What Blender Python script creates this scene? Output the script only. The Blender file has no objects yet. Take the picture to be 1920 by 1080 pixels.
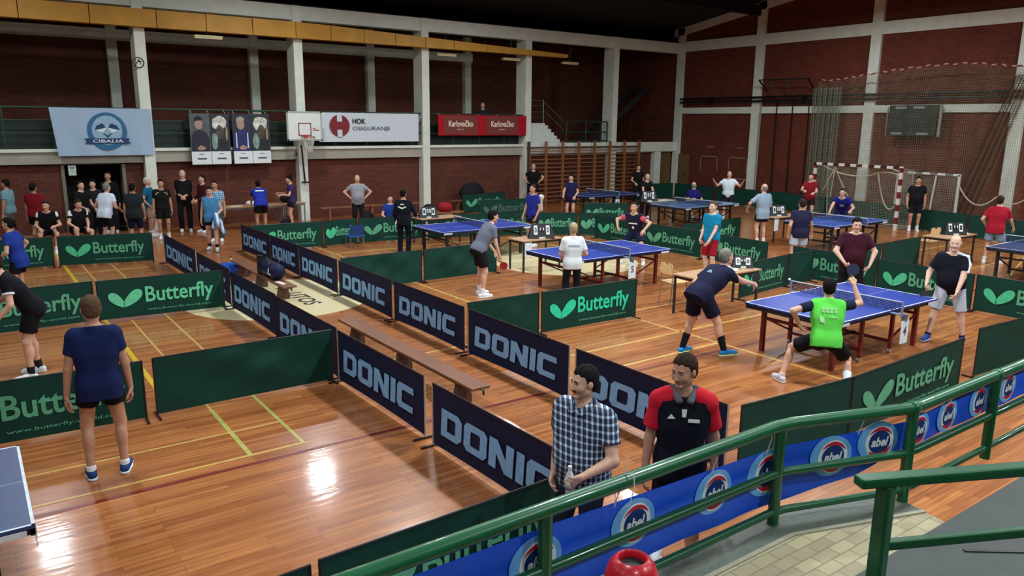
import bpy, math, random
import numpy as np
from mathutils import Vector, Matrix

random.seed(7)
SC = bpy.context.scene
COL = SC.collection
PI = math.pi

# ------------------------------------------------------------------ camera
CAM_H = 3.37
YAW, PITCH, ROLL, FPX = 0.62423668, -0.21384716, 0.00974354, 1427.418
fw = Vector((math.sin(YAW)*math.cos(PITCH), math.cos(YAW)*math.cos(PITCH), math.sin(PITCH)))
rt = Vector((math.cos(YAW), -math.sin(YAW), 0))
up = rt.cross(fw)
r2 = rt*math.cos(ROLL)+up*math.sin(ROLL)
u2 = -rt*math.sin(ROLL)+up*math.cos(ROLL)
cam_d = bpy.data.cameras.new('camera'); cam = bpy.data.objects.new('camera', cam_d); COL.objects.link(cam)
M = Matrix((r2, u2, -fw)).transposed().to_4x4(); M.translation = (0, 0, CAM_H)
cam.matrix_world = M
cam_d.sensor_width = 36.0; cam_d.lens = FPX/1920*36.0
cam_d.clip_start = 0.1; cam_d.clip_end = 200
SC.camera = cam

# ------------------------------------------------------------------ world, exposure
SC.view_settings.view_transform = 'Standard'
SC.view_settings.look = 'None'
SC.view_settings.exposure = 0.0
SC.view_settings.gamma = 1.0
SC.view_settings.use_curve_mapping = False
W = bpy.data.worlds.new('night'); SC.world = W; W.use_nodes = True
W.node_tree.nodes['Background'].inputs[0].default_value = (0.55, 0.7, 1.0, 1)
W.node_tree.nodes['Background'].inputs[1].default_value = 0.012

# hall lamps: high-bay lamps under the roof, plus an added row behind the camera (fixtures are built further down at the same places)
LAMP_Z = 7.5
LAMPS = [(15.1 if (x, y) == (15.6, 21.3) else x, {(15.6, 21.3): 20.8, (23.0, 9.1): 5.8}.get((x, y), y)) for y in (21.3, 15.2, 9.1, 3.0, -3.1) for x in (-6.6, 0.85, 8.1, 15.6, 23.0) if (x, y) != (23.0, 21.3)]  # rearmost row is added fill to brighten the railing banner
LAMP_POW = {21.3: 155, 5.8: 330, 20.8: 155, 15.2: 220, 9.1: 315, 3.0: 300, -3.1: 300}
for i, (x, y) in enumerate(LAMPS):
    ld = bpy.data.lights.new('hall_or_fill_light', 'AREA'); ld.shape = 'DISK'; ld.size = 0.62
    ld.energy = LAMP_POW[y]*{-6.6: .4, .85: 1.1 if y > 21 else .6, 8.1: 1.4, 15.6: 1.1, 15.1: 1.1, 23.0: 1.15}[x]; ld.color = (0.90, 0.97, 1.0)
    lo = bpy.data.objects.new('hall_or_fill_light', ld); COL.objects.link(lo)
    lo.location = (x, y, LAMP_Z-0.02)

# ------------------------------------------------------------------ materials
MATS = {}
def s2l(c):
    return tuple(((v/255)/12.92 if v/255 <= .04045 else ((v/255+.055)/1.055)**2.4) for v in c)
def mat(key, rgb, rough=.6, metal=0.0, var=.12, scale=14.0, bump=0.0, bscale=60.0, spec=.5, emit=0.0, coat=0.0):
    """plain procedural material: colour broken up by noise, optional fine bump"""
    if key in MATS: return MATS[key]
    m = bpy.data.materials.new(key); m.use_nodes = True; nt = m.node_tree; b = nt.nodes['Principled BSDF']
    c = s2l(rgb)
    tc = nt.nodes.new('ShaderNodeTexCoord'); nz = nt.nodes.new('ShaderNodeTexNoise')
    nz.inputs['Scale'].default_value = scale; nz.inputs['Detail'].default_value = 3
    nt.links.new(tc.outputs['Object'], nz.inputs['Vector'])
    rp = nt.nodes.new('ShaderNodeValToRGB')
    rp.color_ramp.elements[0].position = .3; rp.color_ramp.elements[1].position = .7
    rp.color_ramp.elements[0].color = (*[v*(1-var) for v in c], 1)
    rp.color_ramp.elements[1].color = (*[min(1, v*(1+var)) for v in c], 1)
    nt.links.new(nz.outputs['Fac'], rp.inputs['Fac']); nt.links.new(rp.outputs['Color'], b.inputs['Base Color'])
    b.inputs['Roughness'].default_value = rough; b.inputs['Metallic'].default_value = metal
    b.inputs['Specular IOR Level'].default_value = spec
    b.inputs['Coat Weight'].default_value = coat
    if bump:
        n2 = nt.nodes.new('ShaderNodeTexNoise'); n2.inputs['Scale'].default_value = bscale
        nt.links.new(tc.outputs['Object'], n2.inputs['Vector'])
        bp = nt.nodes.new('ShaderNodeBump'); bp.inputs['Strength'].default_value = bump; bp.inputs['Distance'].default_value = .02
        nt.links.new(n2.outputs['Fac'], bp.inputs['Height']); nt.links.new(bp.outputs['Normal'], b.inputs['Normal'])
    if emit:
        b.inputs['Emission Color'].default_value = (*c, 1); b.inputs['Emission Strength'].default_value = emit
    MATS[key] = m
    return m
def cloth(key, rgb, **k):
    k.setdefault('rough', .85); k.setdefault('bump', .22); k.setdefault('bscale', 8); k.setdefault('spec', .2); k.setdefault('var', .04)
    return mat(key, rgb, **k)

def brick_mat(key, c1, c2, mort, bw, bh, axis):
    m = bpy.data.materials.new(key); m.use_nodes = True; nt = m.node_tree; b = nt.nodes['Principled BSDF']
    tc = nt.nodes.new('ShaderNodeTexCoord'); sp = nt.nodes.new('ShaderNodeSeparateXYZ'); cb = nt.nodes.new('ShaderNodeCombineXYZ')
    nt.links.new(tc.outputs['Object'], sp.inputs[0])
    nt.links.new(sp.outputs[axis], cb.inputs[0]); nt.links.new(sp.outputs['Z' if axis != 'F' else 'Y'], cb.inputs[1])
    br = nt.nodes.new('ShaderNodeTexBrick'); br.inputs['Scale'].default_value = 1.0
    br.inputs['Brick Width'].default_value = bw; br.inputs['Row Height'].default_value = bh
    br.inputs['Mortar Size'].default_value = .008; br.inputs['Mortar Smooth'].default_value = .3
    br.inputs['Color1'].default_value = (*s2l(c1), 1); br.inputs['Color2'].default_value = (*s2l(c2), 1); br.inputs['Mortar'].default_value = (*s2l(mort), 1)
    nt.links.new(cb.outputs[0], br.inputs['Vector'])
    nz = nt.nodes.new('ShaderNodeTexNoise'); nz.inputs['Scale'].default_value = .9; nt.links.new(tc.outputs['Object'], nz.inputs['Vector'])
    rp = nt.nodes.new('ShaderNodeValToRGB'); rp.color_ramp.elements[0].color = (.75, .75, .75, 1); rp.color_ramp.elements[1].color = (1.2, 1.2, 1.2, 1)
    nt.links.new(nz.outputs['Fac'], rp.inputs['Fac'])
    mx = nt.nodes.new('ShaderNodeMix'); mx.data_type = 'RGBA'; mx.blend_type = 'MULTIPLY'; mx.inputs['Factor'].default_value = 1
    nt.links.new(br.outputs['Color'], mx.inputs['A']); nt.links.new(rp.outputs['Color'], mx.inputs['B'])
    nt.links.new(mx.outputs['Result'], b.inputs['Base Color'])
    b.inputs['Roughness'].default_value = .85
    bp = nt.nodes.new('ShaderNodeBump'); bp.inputs['Strength'].default_value = .5; bp.inputs['Distance'].default_value = .01; bp.invert = True
    nt.links.new(br.outputs['Fac'], bp.inputs['Height']); nt.links.new(bp.outputs['Normal'], b.inputs['Normal'])
    return m

def floor_mat():
    m = bpy.data.materials.new('varnished_parquet'); m.use_nodes = True; nt = m.node_tree; b = nt.nodes['Principled BSDF']
    tc = nt.nodes.new('ShaderNodeTexCoord')
    br = nt.nodes.new('ShaderNodeTexBrick'); br.inputs['Scale'].default_value = 1.0
    br.inputs['Brick Width'].default_value = 1.05; br.inputs['Row Height'].default_value = .062; br.offset = .37; br.offset_frequency = 3
    br.inputs['Mortar Size'].default_value = .0016; br.inputs['Mortar Smooth'].default_value = .2; br.inputs['Bias'].default_value = -.1
    br.inputs['Color1'].default_value = (*s2l((186, 121, 70)), 1); br.inputs['Color2'].default_value = (*s2l((148, 87, 48)), 1)
    br.inputs['Mortar'].default_value = (*s2l((104, 56, 26)), 1)
    nt.links.new(tc.outputs['Object'], br.inputs['Vector'])
    mp = nt.nodes.new('ShaderNodeMapping'); mp.inputs['Scale'].default_value = (1.2, 22, 1); nt.links.new(tc.outputs['Object'], mp.inputs['Vector'])
    nz = nt.nodes.new('ShaderNodeTexNoise'); nz.inputs['Scale'].default_value = 1.4; nz.inputs['Detail'].default_value = 5; nt.links.new(mp.outputs[0], nz.inputs['Vector'])
    rp = nt.nodes.new('ShaderNodeValToRGB'); rp.color_ramp.elements[0].position = .3; rp.color_ramp.elements[1].position = .72
    rp.color_ramp.elements[0].color = (.70, .62, .55, 1); rp.color_ramp.elements[1].color = (1.15, 1.13, 1.1, 1)
    nt.links.new(nz.outputs['Fac'], rp.inputs['Fac'])
    mx = nt.nodes.new('ShaderNodeMix'); mx.data_type = 'RGBA'; mx.blend_type = 'MULTIPLY'; mx.inputs['Factor'].default_value = 1
    nt.links.new(br.outputs['Color'], mx.inputs['A']); nt.links.new(rp.outputs['Color'], mx.inputs['B'])
    nt.links.new(mx.outputs['Result'], b.inputs['Base Color'])
    b.inputs['Roughness'].default_value = .3; b.inputs['Specular IOR Level'].default_value = .3
    b.inputs['Coat Weight'].default_value = .45; b.inputs['Coat Roughness'].default_value = .11
    # slightly wavy varnish
    mp2 = nt.nodes.new('ShaderNodeMapping'); mp2.inputs['Scale'].default_value = (3, 16, 1); nt.links.new(tc.outputs['Object'], mp2.inputs['Vector'])
    n3 = nt.nodes.new('ShaderNodeTexNoise'); n3.inputs['Scale'].default_value = 1.0; n3.inputs['Detail'].default_value = 2; nt.links.new(mp2.outputs[0], n3.inputs['Vector'])
    bp = nt.nodes.new('ShaderNodeBump'); bp.inputs['Strength'].default_value = .12; bp.inputs['Distance'].default_value = .01
    nt.links.new(n3.outputs['Fac'], bp.inputs['Height']); nt.links.new(bp.outputs['Normal'], b.inputs['Normal']); nt.links.new(bp.outputs['Normal'], b.inputs['Coat Normal'])
    return m

def net_mat(key, rgb, cell, width, axes):
    """square-mesh netting: threads opaque, gaps see-through"""
    m = bpy.data.materials.new(key); m.use_nodes = True; nt = m.node_tree; b = nt.nodes['Principled BSDF']; out = nt.nodes['Material Output']
    b.inputs['Base Color'].default_value = (*s2l(rgb), 1); b.inputs['Roughness'].default_value = .8
    tc = nt.nodes.new('ShaderNodeTexCoord'); sp = nt.nodes.new('ShaderNodeSeparateXYZ'); nt.links.new(tc.outputs['UV'], sp.inputs[0])
    fac = None
    for ax in axes:
        a = nt.nodes.new('ShaderNodeMath'); a.operation = 'MODULO'; a.inputs[1].default_value = cell; nt.links.new(sp.outputs[ax], a.inputs[0])
        c = nt.nodes.new('ShaderNodeMath'); c.operation = 'LESS_THAN'; c.inputs[1].default_value = width; nt.links.new(a.outputs[0], c.inputs[0])
        if fac is None: fac = c
        else:
            d = nt.nodes.new('ShaderNodeMath'); d.operation = 'MAXIMUM'; nt.links.new(fac.outputs[0], d.inputs[0]); nt.links.new(c.outputs[0], d.inputs[1]); fac = d
    tr = nt.nodes.new('ShaderNodeBsdfTransparent'); mx = nt.nodes.new('ShaderNodeMixShader')
    nt.links.new(fac.outputs[0], mx.inputs[0]); nt.links.new(tr.outputs[0], mx.inputs[1]); nt.links.new(b.outputs[0], mx.inputs[2])
    nt.links.new(mx.outputs[0], out.inputs['Surface'])
    return m

# ------------------------------------------------------------------ object helpers
def tag(o, label=None, cat=None, group=None, kind=None):
    if label: o['label'] = label
    if cat: o['category'] = cat
    if group: o['group'] = group
    if kind: o['kind'] = kind
    return o
def thing(name, label, cat, loc=(0, 0, 0), rz=0.0, group=None):
    o = bpy.data.objects.new(name, None); COL.objects.link(o); o.empty_display_size = .1
    o.location = loc; o.rotation_euler = (0, 0, rz)
    return tag(o, label, cat, group)
def put(name, me, m, parent=None, loc=(0, 0, 0), rot=(0, 0, 0), scale=None, own=False):
    """link an object showing mesh me; own=True keeps the material on the object so the mesh can be shared"""
    o = bpy.data.objects.new(name, me); COL.objects.link(o)
    if parent: o.parent = parent
    o.location = loc; o.rotation_euler = rot
    if scale is not None: o.scale = (scale,)*3 if not hasattr(scale, '__len__') else scale
    if m is not None:
        if not me.materials: me.materials.append(m)
        if own:
            o.material_slots[0].link = 'OBJECT'; o.material_slots[0].material = m
    return o
class MB:
    def __init__(s): s.v = []; s.f = []
    def add(s, vs, fs):
        n = len(s.v); s.v += [tuple(v) for v in vs]; s.f += [tuple(i+n for i in f) for f in fs]; return s
    def box(s, c, d, rz=0.0):
        x, y, z = d[0]/2, d[1]/2, d[2]/2; cz, sz = math.cos(rz), math.sin(rz)
        P = [(-x, -y, -z), (x, -y, -z), (x, y, -z), (-x, y, -z), (-x, -y, z), (x, -y, z), (x, y, z), (-x, y, z)]
        P = [(c[0]+a*cz-b*sz, c[1]+a*sz+b*cz, c[2]+e) for a, b, e in P]
        return s.add(P, [(0, 3, 2, 1), (4, 5, 6, 7), (0, 1, 5, 4), (1, 2, 6, 5), (2, 3, 7, 6), (3, 0, 4, 7)])
    def bx(s, x0, x1, y0, y1, z0, z1):
        return s.box(((x0+x1)/2, (y0+y1)/2, (z0+z1)/2), (abs(x1-x0), abs(y1-y0), abs(z1-z0)))
    def bar(s, p, q, w, d):
        p, q = Vector(p), Vector(q); a = (q-p).normalized()
        r = Vector((0, 0, 1)).cross(a)
        r = Vector((1, 0, 0)) if r.length < 1e-4 else r.normalized()
        t = a.cross(r); r = r*w/2; t = t*d/2
        P = [p-r-t, p+r-t, p+r+t, p-r+t, q-r-t, q+r-t, q+r+t, q-r+t]
        return s.add(P, [(0, 3, 2, 1), (4, 5, 6, 7), (0, 1, 5, 4), (1, 2, 6, 5), (2, 3, 7, 6), (3, 0, 4, 7)])
    def tube(s, pts, r, n=10, caps=True):
        pts = [Vector(p) for p in pts]; rings = []
        base = len(s.v); vs = []; fs = []
        prev = None
        for i, p in enumerate(pts):
            a = (pts[min(i+1, len(pts)-1)]-pts[max(i-1, 0)]).normalized()
            if prev is None:
                h = Vector((0, 0, 1)) if abs(a.z) < .9 else Vector((1, 0, 0))
                u = a.cross(h).normalized()
            else:
                u = (prev-a*prev.dot(a)).normalized()
            prev = u; w = a.cross(u)
            ri = r[i] if hasattr(r, '__len__') else r
            for k in range(n):
                t = 2*PI*k/n; vs.append(p+u*ri*math.cos(t)+w*ri*math.sin(t))
        for i in range(len(pts)-1):
            for k in range(n):
                a = i*n+k; b = i*n+(k+1) % n; fs.append((a, b, b+n, a+n))
        if caps:
            fs.append(tuple(range(n-1, -1, -1))); fs.append(tuple(range((len(pts)-1)*n, len(pts)*n)))
        return s.add(vs, fs)
    def lathe(s, prof, c=(0, 0, 0), n=24):
        vs = []; fs = []
        for r, z in prof:
            for k in range(n):
                t = 2*PI*k/n; vs.append((c[0]+r*math.cos(t), c[1]+r*math.sin(t), c[2]+z))
        for i in range(len(prof)-1):
            for k in range(n):
                a = i*n+k; b = i*n+(k+1) % n; fs.append((a, b, b+n, a+n))
        fs.append(tuple(range(n-1, -1, -1))); fs.append(tuple(range((len(prof)-1)*n, len(prof)*n)))
        return s.add(vs, fs)
    def prism(s, pts, ext):
        """flat outline pts (3-D) swept by vector ext"""
        n = len(pts); e = Vector(ext); P = [Vector(p) for p in pts]
        vs = P+[p+e for p in P]
        fs = [tuple(range(n-1, -1, -1)), tuple(range(n, 2*n))]+[(i, (i+1) % n, (i+1) % n+n, i+n) for i in range(n)]
        return s.add(vs, fs)
    def mesh(s, name, smooth=False):
        me = bpy.data.meshes.new(name); me.from_pydata(s.v, [], s.f); me.update()
        if smooth: me.shade_smooth()
        return me
    def build(s, name, m, parent=None, smooth=False, bevel=0.0, **k):
        me = s.mesh(name, smooth)
        o = put(name, me, m, parent, **k)
        if bevel:
            bv = o.modifiers.new('bevel', 'BEVEL'); bv.width = bevel; bv.segments = 2; bv.limit_method = 'ANGLE'
        return o
def rounded(mb, smooth_angle=40):
    return mb
def auto_smooth(me, ang=40):
    me.shade_smooth()
    try: me.set_sharp_from_angle(angle=math.radians(ang))
    except Exception: pass
    return me
def struct(name, mb, m):
    return tag(mb.build(name, m), kind='structure')

# lettering: outline text turned into a flat, slightly thick mesh fitted to a given width and height
TXT = {}
def text_mesh(s, w, h=None, bold=0.0, depth=.0015, shear=0.0):
    k = (s, round(w, 4), h, bold, shear)
    if k in TXT: return TXT[k]
    cu = bpy.data.curves.new('lettering', 'FONT'); cu.body = s; cu.size = 1; cu.extrude = .001; cu.offset = bold; cu.shear = shear; cu.resolution_u = 3
    ob = bpy.data.objects.new('lettering', cu); COL.objects.link(ob)
    dg = bpy.context.evaluated_depsgraph_get(); me = bpy.data.meshes.new_from_object(ob.evaluated_get(dg))
    bpy.data.objects.remove(ob); bpy.data.curves.remove(cu)
    n = len(me.vertices); co = np.empty(n*3, dtype=np.float32); me.vertices.foreach_get('co', co); co = co.reshape(-1, 3)
    lo, hi = co.min(0), co.max(0)
    sx = w/(hi[0]-lo[0]); sy = sx if h is None else h/(hi[1]-lo[1])
    co[:, 0] = (co[:, 0]-lo[0])*sx; co[:, 1] = (co[:, 1]-(lo[1] if h is not None else 0))*sy
    z = np.where(co[:, 2] > 0, depth, 0)
    # text stands upright: x along, z up, facing -y
    co2 = np.stack([co[:, 0], -z, co[:, 1]], 1).astype(np.float32)
    me.vertices.foreach_set('co', co2.ravel()); me.update(); me.name = 'lettering'
    me.materials.clear()
    TXT[k] = me
    return me
def disc_pts(cx, cz, rx, rz, rot=0.0, n=28, y=0.0):
    c, s = math.cos(rot), math.sin(rot)
    return [(cx+rx*math.cos(2*PI*i/n)*c-rz*math.sin(2*PI*i/n)*s, y, cz+rx*math.cos(2*PI*i/n)*s+rz*math.sin(2*PI*i/n)*c) for i in range(n)]
# ================================================================== people (implicit surfaces, one skin per body)
def vec(*a): return np.array(a, float)
def unit(v): return v/(np.linalg.norm(v)+1e-12)
def rot_axis(v, ax, a):
    ax = unit(ax); return v*math.cos(a)+np.cross(ax, v)*math.sin(a)+ax*(ax@v)*(1-math.cos(a))
class Field:
    def __init__(s): s.p = []
    def cone(s, a, b, ra, rb, k=.02, cut=None, sub=False):
        s.p.append(('c', np.array(a, float), np.array(b, float), ra, rb, k, cut, sub)); return s
    def ell(s, c, r, k=.02, R=None, sub=False):
        s.p.append(('e', np.array(c, float), np.array(r, float), R, 0, k, None, sub)); return s
    def bounds(s):
        lo = np.full(3, 1e9); hi = -lo
        for t in s.p:
            if t[7]: continue
            if t[0] == 'c':
                lo = np.minimum(lo, np.minimum(t[1]-t[3], t[2]-t[4])); hi = np.maximum(hi, np.maximum(t[1]+t[3], t[2]+t[4]))
            else:
                m = max(t[2]); lo = np.minimum(lo, t[1]-m); hi = np.maximum(hi, t[1]+m)
        return lo, hi
    def mesh(s, h, cuts=(), post=None):
        lo, hi = s.bounds(); lo = lo-2.5*h; hi = hi+2.5*h
        n = np.ceil((hi-lo)/h).astype(int)+1
        ax = [lo[i]+h*np.arange(n[i]) for i in range(3)]
        D = np.full(n, .25)
        for t in s.p:
            pad = max(.03, t[5]*1.5)+h
            if t[0] == 'c':
                l = np.minimum(t[1]-t[3], t[2]-t[4])-pad; u = np.maximum(t[1]+t[3], t[2]+t[4])+pad
            else:
                m = max(t[2]); l = t[1]-m-pad; u = t[1]+m+pad
            i0 = np.clip(np.floor((l-lo)/h).astype(int), 0, n); i1 = np.clip(np.ceil((u-lo)/h).astype(int)+1, 0, n)
            if (i1 <= i0).any(): continue
            X = ax[0][i0[0]:i1[0], None, None]; Y = ax[1][None, i0[1]:i1[1], None]; Z = ax[2][None, None, i0[2]:i1[2]]
            if t[0] == 'c':
                a, b = t[1], t[2]; ab = b-a; L = ab@ab+1e-12
                tt = np.clip(((X-a[0])*ab[0]+(Y-a[1])*ab[1]+(Z-a[2])*ab[2])/L, 0, 1)
                d = np.sqrt((X-a[0]-tt*ab[0])**2+(Y-a[1]-tt*ab[1])**2+(Z-a[2]-tt*ab[2])**2)-(t[3]+(t[4]-t[3])*tt)
                if t[6] is not None:
                    q, nn = t[6]; d = np.maximum(d, (X-q[0])*nn[0]+(Y-q[1])*nn[1]+(Z-q[2])*nn[2])
            else:
                x, y, z = X-t[1][0], Y-t[1][1], Z-t[1][2]
                if t[3] is not None:
                    R = t[3]; x, y, z = (x*R[0, 0]+y*R[0, 1]+z*R[0, 2], x*R[1, 0]+y*R[1, 1]+z*R[1, 2], x*R[2, 0]+y*R[2, 1]+z*R[2, 2])
                r = t[2]
                k0 = np.sqrt((x/r[0])**2+(y/r[1])**2+(z/r[2])**2); k1 = np.sqrt((x/r[0]**2)**2+(y/r[1]**2)**2+(z/r[2]**2)**2)+1e-9
                d = k0*(k0-1)/k1
            S = (slice(i0[0], i1[0]), slice(i0[1], i1[1]), slice(i0[2], i1[2]))
            A = D[S]; k = t[5]
            if t[7]:
                d = -d; hh = np.clip(.5-.5*(d-A)/k, 0, 1); D[S] = A*hh+d*(1-hh)+k*hh*(1-hh)
            else:
                hh = np.clip(.5+.5*(d-A)/k, 0, 1); D[S] = d*(1-hh)+A*hh-k*hh*(1-hh)
        X = ax[0][:, None, None]; Y = ax[1][None, :, None]; Z = ax[2][None, None, :]
        for q, nn in cuts:
            D = np.maximum(D, (X-q[0])*nn[0]+(Y-q[1])*nn[1]+(Z-q[2])*nn[2])
        if post is not None: D = post(D, X, Y, Z)
        D[0], D[-1] = .1, .1; D[:, 0], D[:, -1] = .1, .1; D[:, :, 0], D[:, :, -1] = .1, .1
        return nets(D, lo, h)
def nets(D, lo, h):
    ins = D < 0
    n = np.array(D.shape)
    acc = np.zeros((*(n-1), 3)); cnt = np.zeros(n-1)
    for axis in range(3):
        sl0 = [slice(None)]*3; sl1 = [slice(None)]*3; sl0[axis] = slice(0, -1); sl1[axis] = slice(1, None)
        a, b = D[tuple(sl0)], D[tuple(sl1)]
        cr = np.argwhere((a < 0) != (b < 0))
        if len(cr) == 0: continue
        va = a[tuple(cr.T)]; vb = b[tuple(cr.T)]; t = va/(va-vb)
        P = cr.astype(float); P[:, axis] += t
        o1, o2 = (axis+1) % 3, (axis+2) % 3
        for d1 in (0, -1):
            for d2 in (0, -1):
                c = cr.copy(); c[:, o1] += d1; c[:, o2] += d2
                ok = (c >= 0).all(1) & (c < n-1).all(1)
                cc = c[ok]
                for e in range(3): np.add.at(acc[..., e], tuple(cc.T), P[ok][:, e])
                np.add.at(cnt, tuple(cc.T), 1)
    has = cnt > 0
    idx = np.full(has.shape, -1); idx[has] = np.arange(has.sum())
    V = acc[has]/cnt[has][:, None]*h+lo
    F = []
    for axis in range(3):
        sl0 = [slice(None)]*3; sl1 = [slice(None)]*3; sl0[axis] = slice(0, -1); sl1[axis] = slice(1, None)
        a, b = ins[tuple(sl0)], ins[tuple(sl1)]
        o1, o2 = (axis+1) % 3, (axis+2) % 3
        for flip in (False, True):
            cr = np.argwhere(~a & b) if flip else np.argwhere(a & ~b)
            if len(cr) == 0: continue
            q = []
            for d1, d2 in ((0, 0), (-1, 0), (-1, -1), (0, -1)):
                c = cr.copy(); c[:, o1] += d1; c[:, o2] += d2; q.append(idx[tuple(c.T)])
            q = np.stack(q, 1)
            F.append(q[:, ::-1] if flip else q)
    return V, np.concatenate(F)
def np_mesh(name, parts):
    """parts: list of (V, F, matidx array or int)"""
    n = 0; Vs = []; Fs = []; Ms = []
    for V, F, mi in parts:
        Vs.append(V); Fs.append(F+n); n += len(V); Ms.append(np.full(len(F), mi) if np.isscalar(mi) else mi)
    V = np.concatenate(Vs); F = np.concatenate(Fs); Mi = np.concatenate(Ms)
    me = bpy.data.meshes.new(name)
    me.vertices.add(len(V)); me.vertices.foreach_set('co', V.astype(np.float32).ravel())
    me.loops.add(F.size); me.loops.foreach_set('vertex_index', F.astype(np.int32).ravel())
    me.polygons.add(len(F)); me.polygons.foreach_set('loop_start', np.arange(0, F.size, 4, dtype=np.int32))
    me.polygons.foreach_set('material_index', Mi.astype(np.int32))
    me.polygons.foreach_set('use_smooth', np.ones(len(F), dtype=bool))
    me.update(calc_edges=True)
    return me
def ik(a, t, l1, l2, pole):
    d = t-a; L = np.linalg.norm(d); L2 = min(L, (l1+l2)*.995); d = d/(L+1e-9)
    t = a+d*L2
    x = (l1*l1-l2*l2+L2*L2)/(2*L2); hgt = math.sqrt(max(l1*l1-x*x, 0))
    p = pole-d*(pole@d); p = unit(p)
    return a+d*x+p*hgt, t

SHOE = {}
def shoe_meshes():
    if SHOE: return SHOE
    f = Field(); f.cone((0, -.055, .045), (0, .05, .05), .038, .042, .02).cone((0, .05, .048), (.004, .15, .034), .040, .032, .02).cone((.004, .12, .034), (.006, .175, .03), .036, .028, .02).cone((0, -.045, .05), (0, -.02, .095), .036, .045, .02)
    SHOE['shoe'] = np_mesh('shoe', [(*f.mesh(.009, cuts=[(vec(0, 0, .02), vec(0, 0, -1)), (vec(0, 0, .1), vec(0, -.3, 1))]), 0)])
    f = Field(); f.cone((0, -.055, .02), (.002, .06, .02), .042, .044, .02).cone((.002, .06, .02), (.006, .165, .02), .045, .036, .02)
    SHOE['sole'] = np_mesh('sole', [(*f.mesh(.008, cuts=[(vec(0, 0, .026), vec(0, 0, 1)), (vec(0, 0, .002), vec(0, 0, -1))]), 0)])
    return SHOE

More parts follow.
